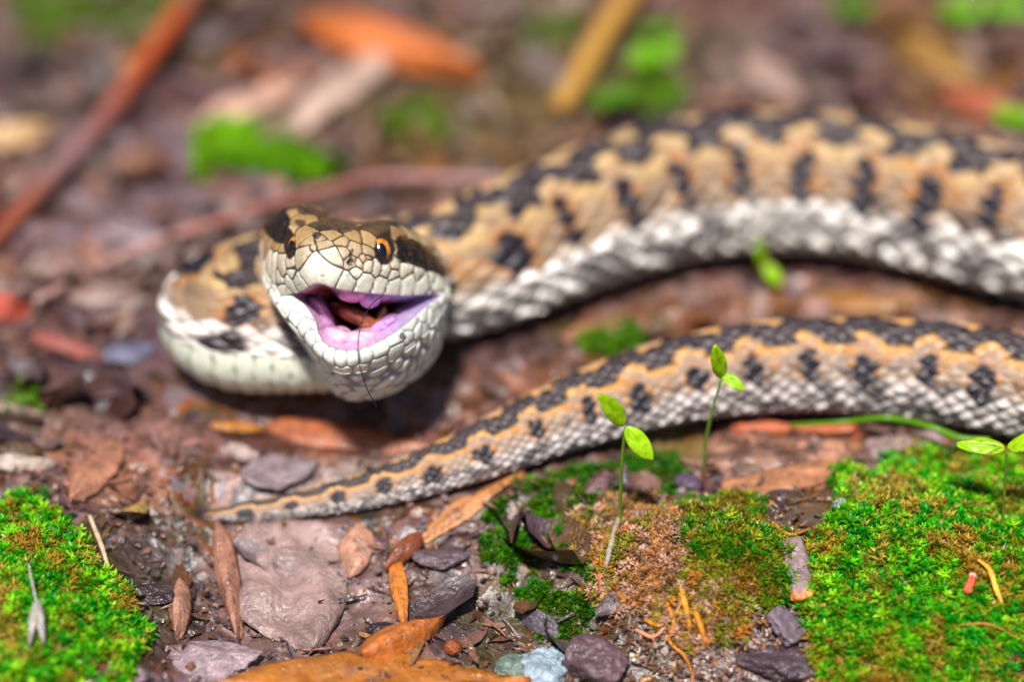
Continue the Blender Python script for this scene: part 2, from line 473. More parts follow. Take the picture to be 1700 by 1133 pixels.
# belly plates
pv = PHI[:, None] * 1.6 + 2.2 * (np.abs(ag) - .5); fv = pv - np.floor(pv)
h_v = 0.05 * sstep(0, .12, fv) * (1 - .65 * fv)
hv = hash3(np.floor(pv), np.floor(pv) * 0 + 2, 0, 8)
col_v = body_paint(ag, ZP[:, None] + 0 * ag, LOWER[:, None] + 0 * ag, FRONT[:, None] + 0 * ag, hv)
gv = (sstep(.14, .0, fv) + sstep(.93, 1, fv))[..., None]
col_v = col_v * (1 - .8 * gv) + lin(96, 96, 80) * .8 * gv
bm_ = sstep(.335, .345, np.abs(ag) + .045 * FRONT[:, None])
hgt = (h_d * (1 - bm_) + h_v * bm_) * (R / .6)[:, None]
colb = col_d * (1 - bm_[..., None]) + col_v * bm_[..., None]
flat = 1 - .10 * np.exp(-((np.abs(ag) - .5) / .12) ** 2)
rr = R[:, None] * flat - 0.02 * (R / .6)[:, None] + hgt
ang = 2 * np.pi * q[None]
VB = C[:, None, :] + rr[..., None] * (-np.cos(ang)[..., None] * X[:, None, :] + np.sin(ang)[..., None] * U[:, None, :])

# ------------------------------------------------------------------ snake: head
ZS = 1193.0 / 400.0
def zp2(zx, zy):
    return 400 + np.asarray(zx, float) / ZS, 310 + np.asarray(zy, float) / ZS
ringE = [(590 + 330 * -math.cos(2 * math.pi * i / 16), 575 - 330 * math.sin(2 * math.pi * i / 16) + 60, -1.12) for i in range(16)]
ringE[1:8] = [(285, 470, -1.1), (360, 330, -1.08), (455, 260, -1.05), (575, 265, -1.05), (690, 265, -1.08), (800, 310, -1.1), (890, 440, -1.15)]
ringE[12:15] = [(640, 985, -1.0), (500, 950, -1.0), (360, 830, -1.08)]
ringD = [(112, 320, -.88), (138, 195, -.78), (215, 112, -.68), (330, 88, -.68), (470, 160, -.66), (590, 190, -.66), (750, 196, -.72), (930, 285, -.9),
         (1000, 420, -1.22), (990, 700, -1.15), (940, 855, -1.0), (840, 950, -.85), (700, 1030, -.7), (505, 1035, -.74), (385, 880, -.84), (205, 565, -.85)]
ringC = [(116, 425, -.55), (140, 300, -.38), (225, 218, -.18), (330, 205, .0), (430, 205, .02), (560, 215, -.02), (725, 218, -.2), (905, 285, -.58),
         (1012, 440, -1.0), (998, 670, -.95), (945, 815, -.7), (810, 945, -.42), (630, 1000, -.22), (472, 975, -.22), (342, 795, -.42), (165, 555, -.5)]
ringB = [(150, 500, -.33), (180, 395, -.08), (250, 335, .12), (325, 300, .30), (405, 290, .34), (520, 300, .26), (690, 335, .05), (890, 385, -.33),
         (1017, 500, -.82), (985, 630, -.68), (905, 755, -.32), (745, 880, -.02), (560, 930, .14), (440, 890, .12), (275, 705, -.08), (185, 585, -.22)]
ringA = [(205, 530, -.17), (235, 470, .02), (275, 420, .22), (325, 375, .38), (398, 365, .43), (495, 415, .36), (645, 425, .16), (830, 445, -.2),
         (1008, 535, -.72), (962, 605, -.52), (845, 725, -.05), (690, 825, .24), (515, 872, .35), (398, 835, .29), (308, 715, .1), (240, 610, -.07)]
ringL = [(258, 541, -.12), (298, 516, .06), (335, 495, .22), (365, 482, .30), (405, 480, .33), (482, 506, .27), (625, 526, .10), (805, 538, -.24),
         (992, 532, -.68), (925, 590, -.42), (805, 695, .0), (660, 785, .25), (520, 815, .34), (408, 772, .28), (362, 662, .12), (315, 590, -.01)]
ctr = np.array([575.0, 640.0])
def inner(f, dd, lowd=0.0):
    o = []
    for i, (x, y, d) in enumerate(ringL):
        lo = 1.0 if 9 <= i <= 15 else 0.0
        sh = .6 if 7 <= i <= 11 else 1.0
        o.append((x + (ctr[0] - x) * f, y + (ctr[1] - y) * f - (0 if lo else 6), min(d, .2) * (1 - f) + dd * (sh + (1 - sh) * f)))
    return o
RINGS = [np.array(r, float) for r in (ringE, ringD, ringC, ringB, ringA, ringL, inner(.05, -.07), inner(.22, -.28), inner(.5, -.55), inner(.75, -.85), inner(.97, -1.0))]

def periodic(K, n):          # periodic Catmull-Rom around a ring of 16 keys
    K = np.asarray(K, float); m = len(K)
    u = np.arange(n) / n * m
    i = np.floor(u).astype(int); t = (u - i)[:, None]
    p0, p1, p2, p3 = K[(i - 1) % m], K[i % m], K[(i + 1) % m], K[(i + 2) % m]
    return 0.5 * (2 * p1 + (p2 - p0) * t + (2 * p0 - 5 * p1 + 4 * p2 - p3) * t**2 + (3 * p1 - p0 - 3 * p2 + p3) * t**3)

base = [np.array(VB[-14]), np.array(VB[-1])]      # the neck rings the head grows out of
ringsP, ringsZ = [], []
for Kk in RINGS:
    Rg = periodic(Kk, MR)
    px, py = zp2(Rg[:, 0], Rg[:, 1])
    ringsP.append(Pd(px, py, Rg[:, 2])); ringsZ.append(Rg[:, :2])
allP = np.array(base + ringsP)                    # (n, MR, 3)
allZ = np.array([ringsZ[0] * 0 + 5000, ringsZ[0] * 0 + 5000] + ringsZ)
gapk = np.linalg.norm(np.diff(allP, axis=0), axis=2).mean(1)
knot = np.concatenate([[0], np.cumsum(np.sqrt(gapk * gapk.mean()))])
counts = [0, 30, 40, 54, 84, 60, 42, 14, 26, 26, 18, 16]
def hermite(Q, i, t):
    def tan(j):
        a, b = max(j - 1, 0), min(j + 1, len(Q) - 1)
        return (Q[b] - Q[a]) / (knot[b] - knot[a])
    h = knot[i + 1] - knot[i]; t = t[:, None, None]
    return (2*t**3 - 3*t**2 + 1) * Q[i] + (t**3 - 2*t**2 + t) * h * tan(i) + (-2*t**3 + 3*t**2) * Q[i+1] + (t**3 - t**2) * h * tan(i + 1)
HV, HZ, HU = [], [], []
for i in range(1, len(allP) - 1):
    t = np.linspace(0, 1, counts[i], endpoint=False)
    HV.append(hermite(allP, i, t))
    HZ.append(allZ[i] + t[:, None, None] * (allZ[i + 1] - allZ[i]) if i > 1 else np.repeat(allZ[2][None], len(t), 0))
    HU.append(i + t)
HV.append(allP[-1:]); HZ.append(allZ[-1:]); HU.append(np.array([len(allP) - 1.0]))
HV = np.concatenate(HV)[1:]; HZ = np.concatenate(HZ)[1:]; HU = np.concatenate(HU)[1:] - 2   # HU: 0=E 1=D 2=C 3=B 4=A 5=lip 6.. inside
nh = len(HV)
du = np.gradient(HV, axis=0); dv = np.roll(HV, -1, 1) - np.roll(HV, 1, 1)
HN = np.cross(du, dv); HN /= np.linalg.norm(HN, axis=2)[..., None] + 1e-12
if HN[np.argmin(np.abs(HU - 3)), MR // 4] @ (-fwd) < 0: HN = -HN
ug = HU[:, None] + 0 * q[None]; qg = q[None] + 0 * HU[:, None]
zx, zy = HZ[..., 0], HZ[..., 1]
outer = ug <= 5.0

SEEDS = [  # zoomed-photograph position on the head plate chart, size bonus (cm)
    (395, 428, .092), (527, 466, .012), (618, 474, .012), (690, 482, 0), (755, 488, .006), (828, 480, .006), (905, 474, .01), (975, 480, .01),
    (290, 480, .01), (242, 472, .0), (192, 450, .01), (215, 505, 0), (165, 420, .01), (140, 470, .0), (145, 395, 0), (205, 400, .008), (245, 385, -.01), (250, 425, -.01),
    (455, 350, .03), (310, 335, .02), (512, 330, 0), (545, 372, 0), (582, 380, -.02), (570, 425, -.015), (562, 312, .012), (622, 262, .012), (625, 322, -.01), (605, 357, -.02), (632, 392, -.01),
    (628, 352, -.03), (672, 405, -.01), (715, 415, -.01), (760, 392, -.01), (815, 405, .01), (885, 412, .005), (940, 432, 0), (752, 430, -.01),
    (560, 250, .012), (500, 278, 0), (415, 288, 0), (335, 275, -.01), (310, 240, .01), (395, 262, -.02), (455, 250, 0), (355, 300, -.03),
    (650, 225, 0), (790, 245, .01), (860, 270, .02), (925, 310, .02), (870, 340, .02), (820, 320, .01), (960, 380, .02), (800, 350, 0), (910, 370, .01),
    (165, 540, .01), (225, 580, .015), (285, 625, .015), (325, 670, .01), (358, 735, .015), (392, 800, .015), (438, 838, .005), (498, 845, .005), (560, 845, .005), (618, 828, .01), (685, 795, .02), (755, 745, .02), (835, 680, .025), (905, 620, .02), (955, 575, .005), (985, 550, 0),
    (345, 640, 0), (375, 690, 0), (395, 745, 0),
    (930, 650, .012), (968, 645, .012), (905, 735, .012), (958, 760, .015), (868, 720, .01), (835, 798, .015), (882, 842, .02), (765, 815, .012), (768, 878, .015), (785, 938, .018), (680, 872, .012), (660, 915, .012), (652, 960, .012), (690, 1000, .01),
    (590, 905, .012), (575, 945, .012), (600, 990, .01), (520, 915, .012), (510, 950, .01), (720, 960, .01), (980, 700, .01), (930, 800, .01), (840, 890, .01), (720, 920, 0), (840, 745, 0),
]
sel = outer & (ug > .6)
ii, jj = np.where(sel)
seedP, seedW, seedZ = [], [], []
for (sx, sy, sw) in SEEDS:
    d2 = (zx[ii, jj] - sx) ** 2 + (zy[ii, jj] - sy) ** 2 + 60 * np.maximum(1.6 - ug[ii, jj], 0) ** 2
    k = np.argmin(d2)
    seedP.append(HV[ii[k], jj[k]]); seedW.append(sw); seedZ.append((sx, sy))
oi, oj = np.where(outer & (ug > -.5))
pick = rng.permutation(len(oi))[:6000]
SPa = list(seedP)
for k in pick:
    p = HV[oi[k], oj[k]]
    top = .1 < qg[oi[k], oj[k]] < .42
    mind = .085 if top else .12
    if ug[oi[k], oj[k]] > 1.3: mind = .185
    if ug[oi[k], oj[k]] > 1.0 and not top and qg[oi[k], oj[k]] > .5: mind = .13 if ug[oi[k], oj[k]] < 3 else .2
    if np.min(np.linalg.norm(np.array(SPa) - p, axis=1)) > mind:
        SPa.append(p); seedW.append(0.0); seedZ.append((zx[oi[k], oj[k]], zy[oi[k], oj[k]]))
SPa = np.array(SPa); seedW = np.array(seedW); seedZ = np.array(seedZ)
flatV = HV.reshape(-1, 3)
of = outer.ravel()
ELD = rgt * .86 + upv * .5
ANI = (((qg > .5) & (ug < 3.25)) * .68).ravel()
F1 = np.full(len(flatV), 9.0); F2 = np.full(len(flatV), 9.0); ID = np.zeros(len(flatV), int)
idx = np.where(of)[0]
for a in range(0, len(idx), 20000):
    k = idx[a:a + 20000]
    dvec = flatV[k, None, :] - SPa[None]
    al = dvec @ ELD
    d = np.sqrt(np.maximum((dvec ** 2).sum(2) - ANI[k][:, None] * al ** 2, 1e-9)) - seedW[None]
    o2 = np.argpartition(d, 1, axis=1)[:, :2]
    dd = np.take_along_axis(d, o2, 1); s_ = np.argsort(dd, 1)
    o2 = np.take_along_axis(o2, s_, 1); dd = np.take_along_axis(dd, s_, 1)
    F1[k], F2[k], ID[k] = dd[:, 0], dd[:, 1], o2[:, 0]
edg = (F2 - F1).reshape(nh, MR); idg = ID.reshape(nh, MR)
sx = seedZ[idg][..., 0]; sy = seedZ[idg][..., 1]
hsh = hash3(idg, idg * 0 + 1, 0, 4)
# plate colours
topw = sstep(.03, .12, qg) * sstep(.47, .40, qg)            # upper half of the head
tanb = lin(172, 136, 84); beige = lin(204, 174, 136); cream = lin(246, 242, 222); throat = lin(238, 239, 224)
hy = sstep(430, 360, sy)[..., None]                          # 1 above the lip plates
h2 = sstep(330, 230, sy)[..., None]
pc = cream * (1 - hy) + beige * hy
pc = pc * (1 - h2) + tanb * h2
snout = np.exp(-(((sx - 395) / 120) ** 2 + ((sy - 390) / 80) ** 2))[..., None]
pc = pc * (1 - .8 * snout) + cream * .8 * snout
lw = (qg > .5)[..., None]
pc = np.where(lw, throat, pc)
pc = pc * (.80 + .26 * hsh[..., None])
smut = fbm(zx / 30, zy / 30, 3, 77)
lab = np.exp(-(((zx - 720) / 90) ** 2 + ((zy - 430) / 30) ** 2))[..., None] + np.exp(-(((zx - 195) / 45) ** 2 + ((zy - 400) / 60) ** 2))[..., None]
pc = pc * (1 - .5 * lab) + lin(168, 140, 116) * .5 * lab
# dark marks
P_left = [(128, 240), (145, 170), (195, 122), (238, 130), (252, 180), (258, 215), (240, 245), (228, 290), (180, 282)]
P_right = [(762, 262), (800, 248), (865, 282), (935, 312), (990, 380), (1020, 450), (1000, 452), (940, 425), (880, 405), (800, 378), (764, 350)]
jig = 9 * fbm(zx / 14, zy / 14, 2, 88)
front = (ug > .75) & (ug < 4.6)
kd = (sstep(-5, 5, polydist(zx, zy, P_left) + jig) * front)[..., None]
pc = pc * (1 - kd) + lin(26, 20, 17) * kd
kd = (sstep(-5, 5, polydist(zx, zy, P_right) + jig) * front)[..., None]
warm = (sstep(20, -35, zy - (250 + (zx - 760) * .62)) * sstep(-.05, .2, smut + .12))[..., None]
pc = pc * (1 - kd) + (lin(24, 17, 14) * (1 - warm) + lin(120, 78, 30) * warm) * kd
MARKS = [(335, 140, 40, 22), (410, 215, 45, 14), (510, 228, 40, 16), (560, 196, 60, 12), (470, 180, 40, 14), (380, 250, 20, 18), (640, 205, 35, 12), (720, 205, 60, 16), (545, 375, 22, 17), (300, 190, 25, 12),
         (545, 340, 10, 30), (350, 110, 50, 10), (430, 130, 20, 25), (250, 195, 10, 20), (640, 185, 40, 8), (800, 742, 14, 14), (770, 215, 40, 10)]
for (mx_, my_, ra, rb) in MARKS:
    el = ((zx - mx_ + 8 * smut * 4) / ra) ** 2 + ((zy - my_ + jig) / rb) ** 2
    k = (sstep(1.25, .7, el) * front * (.8))[..., None]
    pc = pc * (1 - k) + lin(40, 32, 26) * k
for (ex, ey, ra, rb) in ((706, 318, 50, 72), (250, 292, 28, 68)):
    k = (sstep(1.25, .85, ((zx - ex) / ra) ** 2 + ((zy - ey) / rb) ** 2) * front)[..., None]
    pc = pc * (1 - k) + lin(48, 32, 26) * k
crn = (sstep(248, 222, sy + 18 * (hsh - .5)) * (hash3(idg, idg * 0 + 5, 0, 14) > .52) * (~lw[..., 0]) * (sx > 150) * (sx < 900))[..., None]
pc = pc * (1 - .85 * crn) + lin(58, 42, 28) * .85 * crn
spk = sstep(.16, .30, fbm(zx / 9, zy / 9, 3, 101)) * sstep(-.1, .2, fbm(zx / 60, zy / 60, 2, 103) + .05)
spk = (.62 * spk * np.where(lw[..., 0], .45, 1.0))[..., None]
pc = pc * (1 - spk) + lin(112, 82, 58) * spk
pc = pc * (1 + .34 * fbm(zx / 5, zy / 22, 3, 107))[..., None]
gapc = np.where(lw, lin(122, 124, 150), lin(36, 25, 19))
lipu = ((ug > 3.3) & (qg > .03) & (qg < .5))[..., None]
gw = np.where(lw & (ug[..., None] < 3.2), .033, .016)[..., 0]
gk = (sstep(gw * 1.25, gw * .35, edg))[..., None]
gk = np.where(lw & (ug[..., None] > 3.0), gk * .75, gk * .92)
pc = pc * (1 - gk) + gapc * gk
# mouth lining
pink = lin(224, 176, 204); viol = lin(202, 178, 218); dkbr = lin(84, 36, 24); brn = lin(150, 82, 48)
low = (sstep(.50, .56, qg) * sstep(1.0, .93, qg))
chk = sstep(.40, .46, qg) * sstep(.72, .62, qg)
upl = sstep(.0, .04, qg) * sstep(.30, .22, qg)
mcol = pink * np.ones(zx.shape + (3,))
mcol = mcol * (1 - chk[..., None]) + viol * chk[..., None]
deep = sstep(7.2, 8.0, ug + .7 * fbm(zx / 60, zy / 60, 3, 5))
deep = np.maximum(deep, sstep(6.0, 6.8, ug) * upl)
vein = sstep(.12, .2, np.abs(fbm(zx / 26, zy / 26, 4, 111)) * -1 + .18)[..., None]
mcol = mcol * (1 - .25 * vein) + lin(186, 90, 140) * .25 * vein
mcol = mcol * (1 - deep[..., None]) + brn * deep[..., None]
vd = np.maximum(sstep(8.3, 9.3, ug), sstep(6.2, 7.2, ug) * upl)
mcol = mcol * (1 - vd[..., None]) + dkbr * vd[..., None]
ins = sstep(5.05, 5.5, ug)[..., None]
hcol = pc * (1 - ins) + mcol * ins
# relief
plate = .010 * sstep(0, .03, edg) + .006 * sstep(0, .10, edg)
lowb = (qg > .5) & (ug < 3.3)
plate = np.where(lowb, .026 * sstep(.006, .06, edg), plate)
fade = sstep(5.15, 4.85, ug) * sstep(-.6, .1, ug)
brow = .045 * np.exp(-(((zx - 715) / 75) ** 2 + ((zy - 226) / 24) ** 2)) * front + .04 * np.exp(-(((zx - 250) / 40) ** 2 + ((zy - 215) / 24) ** 2)) * front
hd = plate * fade + (.022 * fbm(zx / 35, zy / 35, 3, 15)) * sstep(5.3, 6.2, ug)
pit = np.exp(-(((zx - 545) / 17) ** 2 + ((zy - 378) / 13) ** 2)) * front
HV2 = HV + HN * (hd + brow - .05 * pit)[..., None]
VS = np.concatenate([VB.reshape(-1, 3), HV2.reshape(-1, 3)])
CS = np.concatenate([colb.reshape(-1, 3), hcol.reshape(-1, 3)])
wet = np.concatenate([np.zeros(nb * MR), (sstep(5.2, 5.8, ug)).ravel()])
# the two ends of the tube
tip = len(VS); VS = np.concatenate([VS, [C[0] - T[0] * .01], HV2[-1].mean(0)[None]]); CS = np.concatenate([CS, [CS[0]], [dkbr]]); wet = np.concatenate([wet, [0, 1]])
v_ = np.arange(MR); v2_ = (v_ + 1) % MR
last = (nb + nh - 1) * MR
tr = np.concatenate([np.stack([np.full(MR, tip), v2_, v_], 1), np.stack([np.full(MR, tip + 1), last + v_, last + v2_], 1)])
qd = gridq(nb + nh, MR, True)
snake = empty('snake', (float(Pz(590, 660, 0)[0]), float(Pz(590, 660, 0)[1]), 0))
tag(snake, 'tan viper with a dark zigzag back and its pink mouth wide open', 'snake')
body = hang(mesh_np('body', VS, qd, tr, M_snake, CS, {'wet': wet}), snake)

# eyes: ball with an orange iris, upright oval pupil, dark rim
def make_eye(zx_, zy_, look, rx, ry, fwd_off):
    k = np.argmin((zx - zx_) ** 2 + (zy - zy_) ** 2 + 1e5 * ((ug < 1.7) | (ug > 4)))
    p = HV.reshape(-1, 3)[k]
    n = HN.reshape(-1, 3)[k]
    f = np.array(look, float); f /= np.linalg.norm(f)
    s = np.cross(upv, f); s /= np.linalg.norm(s); u_ = np.cross(f, s)
    nu, nv = 40, 48
    th = np.linspace(0, math.pi * .62, nu)[:, None]; ph = (np.arange(nv) / nv * 2 * math.pi)[None]
    a_, b_, c_ = np.sin(th) * np.cos(ph), np.sin(th) * np.sin(ph), np.cos(th) + 0 * ph
    ctr_ = p + n * fwd_off
    V = ctr_ + (a_ * rx)[..., None] * s + (b_ * ry)[..., None] * u_ + (c_ * rx * .85)[..., None] * f
    rad = np.sqrt(a_ ** 2 + b_ ** 2)
    iris = lin(208, 126, 38) * np.ones(a_.shape + (3,))
    t_ = sstep(.25, -.45, b_)[..., None]
    iris = iris * (1 - t_) + lin(92, 50, 36) * t_
    iris = iris * (.75 + .5 * vnoise(ph * 6 + 0 * th, rad * 4, 6))[..., None]
    k_ = sstep(.80, .92, rad)[..., None]
    c = iris * (1 - k_) + lin(40, 24, 22) * k_
    e_ = mesh_np('eye', V, gridq(nu, nv, True), mat=M_eye, col=c.reshape(-1, 3))
    hang(e_, snake)
    # pupil disc a hair in front of the ball
    nr, na = 6, 32
    rr_ = np.linspace(0.02, 1, nr)[:, None]; pa = (np.arange(na) / na * 2 * math.pi)[None]
    pa_, pb_ = rr_ * np.cos(pa) * .50, rr_ * np.sin(pa) * .62 - .06
    pc_ = np.sqrt(np.maximum(1 - pa_ ** 2 - pb_ ** 2, 0))
    PV = ctr_ + (pa_ * rx)[..., None] * s + (pb_ * ry)[..., None] * u_ + (pc_ * rx * .85 + .003)[..., None] * f
    o = mesh_np('pupil', PV, gridq(nr, na, True), mat=M_eye, col=np.tile(lin(8, 8, 12), (nr * na, 1)))
    o.parent = e_
    return e_
toc = -fwd
make_eye(706, 318, toc + .20 * rgt + .02 * upv, .096, .134, -.043)
make_eye(252, 293, toc - .85 * rgt + .05 * upv, .080, .112, -.05)

# soft parts inside the mouth
def blob(name, parts, colr, mat, parent=None, seed=0, nz=.18):
    V, Q, Cc, n = [], [], [], 0
    for (c0, ax, ay, az, colx) in parts:
        nu, nv = 24, 32
        th = np.linspace(.001, math.pi - .001, nu)[:, None]; ph = (np.arange(nv) / nv * 2 * math.pi)[None]
        a_, b_, c_ = np.sin(th) * np.cos(ph), np.sin(th) * np.sin(ph), np.cos(th) + 0 * ph
        k = 1 + nz * 2 * (fbm(a_ * 1.5 + seed + b_, c_ * 1.5 + seed + b_ * .7, 3, seed))
        p = np.asarray(c0) + k[..., None] * (a_[..., None] * np.asarray(ax) + b_[..., None] * np.asarray(ay) + c_[..., None] * np.asarray(az))
        V.append(p.reshape(-1, 3)); Q.append(gridq(nu, nv, True) + n); n += nu * nv
        cx = np.tile(lin(*colx), (nu * nv, 1)) * (.85 + .5 * (fbm(p[..., 0] * 9, p[..., 2] * 9 + p[..., 1] * 5, 3, seed + 3) + .2)).reshape(-1, 1)
        Cc.append(cx)
    o = mesh_np(name, np.concatenate(V), np.concatenate(Q), mat=mat, col=np.concatenate(Cc))
    if parent: hang(o, parent)
    return o
def zpt(zx_, zy_, d):
    px, py = zp2(zx_, zy_)
    return Pd(px, py, d)
PXZ = 8.571 / 1700 / ZS
blob('fang_sheath', [
    (zpt(560, 528, -.16), 85 * PXZ * rgt, 46 * PXZ * upv, .16 * fwd, (222, 140, 196)),
    (zpt(640, 545, -.20), 60 * PXZ * rgt, 58 * PXZ * upv, .16 * fwd, (206, 150, 214)),
    (zpt(705, 530, -.28), 60 * PXZ * rgt, 40 * PXZ * upv, .14 * fwd, (184, 110, 176))], None, M_mouth, snake, 3, .26)
blob('glottis', [(zpt(575, 648, -.42), 120 * PXZ * (rgt - .35 * upv), 46 * PXZ * upv, .25 * fwd, (150, 84, 50)),
                 (zpt(500, 600, -.50), 80 * PXZ * (rgt - .3 * upv), 34 * PXZ * upv, .2 * fwd, (104, 46, 28)),
                 (zpt(640, 690, -.42), 70 * PXZ * (rgt + .2 * upv), 34 * PXZ * upv, .2 * fwd, (164, 96, 56))], None, M_mouth, snake, 8, .34)
blob('fang', [(zpt(690, 645, -.38), 22 * PXZ * rgt, 46 * PXZ * (upv + .35 * rgt), .06 * fwd, (140, 96, 54))], None, M_mouth, snake, 12, .3)
blob('mouth_floor', [(zpt(405, 655, -.40), 60 * PXZ * rgt, 120 * PXZ * (upv - .3 * rgt), .24 * fwd, (216, 156, 208)),
                     (zpt(478, 752, -.22), 80 * PXZ * rgt, 58 * PXZ * upv, .18 * fwd, (230, 184, 210)),
                     (zpt(590, 758, -.22), 120 * PXZ * (rgt + .15 * upv), 52 * PXZ * upv, .18 * fwd, (222, 176, 204)),
                     (zpt(700, 700, -.34), 80 * PXZ * (rgt + .6 * upv), 46 * PXZ * upv, .2 * fwd, (206, 156, 212))], None, M_mouth, snake, 15, .3)

# ------------------------------------------------------------------ tubes, leaves, stones, moss
def tube(name, pts, radii, colr, mat, n=10, wob=0.0, seed=1, parent=None, varc=.25, cuts=10, rough=0.0):
    P = cr_spline(np.concatenate([np.asarray(pts, float), np.asarray(radii, float)[:, None]], 1), cuts)
    Cn, Rn = P[:, :3].copy(), P[:, 3]
    Tn = np.gradient(Cn, axis=0); Tn /= np.linalg.norm(Tn, axis=1)[:, None] + 1e-12
    a0 = np.cross(Tn, [0.13, .2, .97]); a0 /= np.linalg.norm(a0, axis=1)[:, None] + 1e-12
    b0 = np.cross(Tn, a0)
    th = np.arange(n) / n * 2 * math.pi
    i = np.arange(len(Cn))[:, None]
    k = 1 + rough * 2 * fbm(i * .35 + seed + 0 * th[None], th[None] * 1.1 + 0 * i, 3, seed)
    V = Cn[:, None] + (Rn[:, None] * k)[..., None] * (np.cos(th)[None, :, None] * a0[:, None] + np.sin(th)[None, :, None] * b0[:, None])
    colr = np.asarray(colr, float)
    cs = np.stack([np.interp(np.linspace(0, 1, len(Cn)), np.linspace(0, 1, len(colr)), colr[:, j]) for j in range(3)], 1) if colr.ndim == 2 else np.tile(colr, (len(Cn), 1))
    cs = np.array([lin(*c) for c in cs])[:, None] * (1 + varc * 2 * fbm(i * .5 + seed * 3 + 0 * th[None], th[None] + 0 * i, 3, seed + 2))[..., None]
    nn = len(Cn) * n
    VV = np.concatenate([V.reshape(-1, 3), Cn[:1], Cn[-1:]])
    j = np.arange(n); j2 = (j + 1) % n; L0 = (len(Cn) - 1) * n
    tr = np.concatenate([np.stack([np.full(n, nn), j2, j], 1), np.stack([np.full(n, nn + 1), L0 + j, L0 + j2], 1)])
    cc_ = cs.reshape(-1, 3); cc_ = np.concatenate([cc_, cc_[:1], cc_[-1:]])
    o = mesh_np(name, VV, gridq(len(Cn), n, True), tr, mat, cc_)
    if parent: hang(o, parent)
    return o

def fit_ground(x, y, lift):
    return H(x, y) + lift

def leaf(name, p0, p1, width, colr, label=None, cat='leaf', lift=.05, lift1=None, curl=.25, bend=.1, shape=(.8, .75), roll=0.0, seed=1, group=None, mat=None, rib=True, jag=.07, colr2=None, parent=None, thick=.008, face=None):
    jag = jag * 2.2
    p0 = np.asarray(p0, float); p1 = np.asarray(p1, float)
    nt_, ns = 26, 15
    t = np.linspace(0, 1, nt_)[:, None]; s = np.linspace(-1, 1, ns)[None]
    ax = p1 - p0; Ln = np.linalg.norm(ax); ax = ax / Ln
    sd = np.cross([0, 0, 1.0] if face is None else face, ax); sd /= np.linalg.norm(sd)
    nm = np.cross(ax, sd)
    sd, nm = sd * math.cos(roll) + nm * math.sin(roll), nm * math.cos(roll) - sd * math.sin(roll)
    wd = np.sin(np.pi * np.clip(t, .004, .996) ** shape[0]) ** shape[1] * width / 2
    wd = wd * (1 + jag * 2 * fbm(t * 5 + seed, np.sign(s) * 3 + 0 * t, 3, seed))
    z = curl * width * (s ** 2 - .3) * (0.6 + .8 * t) + bend * Ln * 4 * t * (1 - t) + .05 * width * 2 * fbm(t * 4 + seed, s * 2, 3, seed + 4) * 2
    z = z - .012 * np.exp(-(s / .1) ** 2) + .006 * np.cos((t * 12 - np.abs(s) * 2.2) * 2 * np.pi) * (1 - np.exp(-(s / .15) ** 2)) * min(width, 1)
    V = p0 + (t * Ln)[..., None] * ax + (s * wd)[..., None] * sd + z[..., None] * nm
    c1 = lin(*colr); c2 = lin(*(colr2 or [max(0, v * .72) for v in colr]))
    m = np.clip(.5 + 1.5 * fbm(t * 6 + seed * 2, s * 2.5 + seed, 4, seed + 9), 0, 1)[..., None]
    c = c1 * m + c2 * (1 - m)
    sp_ = sstep(.2, .32, fbm(t * 14 + seed, s * 6, 2, seed + 13))[..., None]
    c = c * (1 - .55 * sp_) + lin(50, 34, 30) * .55 * sp_
    hz_ = H(V[..., 0], V[..., 1])
    V[..., 2] = np.maximum(V[..., 2], hz_ + .012 + .01 * (1 + s))          # never sink into the ground
    o = mesh_np(name, V.reshape(-1, 3), gridq(nt_, ns), mat=mat or M_litter, col=c.reshape(-1, 3))
    md = o.modifiers.new('thickness', 'SOLIDIFY'); md.thickness = thick; md.offset = 0
    if rib:
        mid = V[:, ns // 2][1::3] + nm * .004
        r_ = np.linspace(.012, .004, len(mid)) * (.6 + .4 * min(1, width))
        rb = tube('midrib', mid, r_ * .7, [v * .9 for v in colr], mat or M_litter, 6, cuts=3)
        rb.parent = o
    if label: tag(o, label, cat, group)
    if parent: hang(o, parent)
    return o

def gl(px, py, lift=.05):
    return G1(px, py + lift * 155, lift)

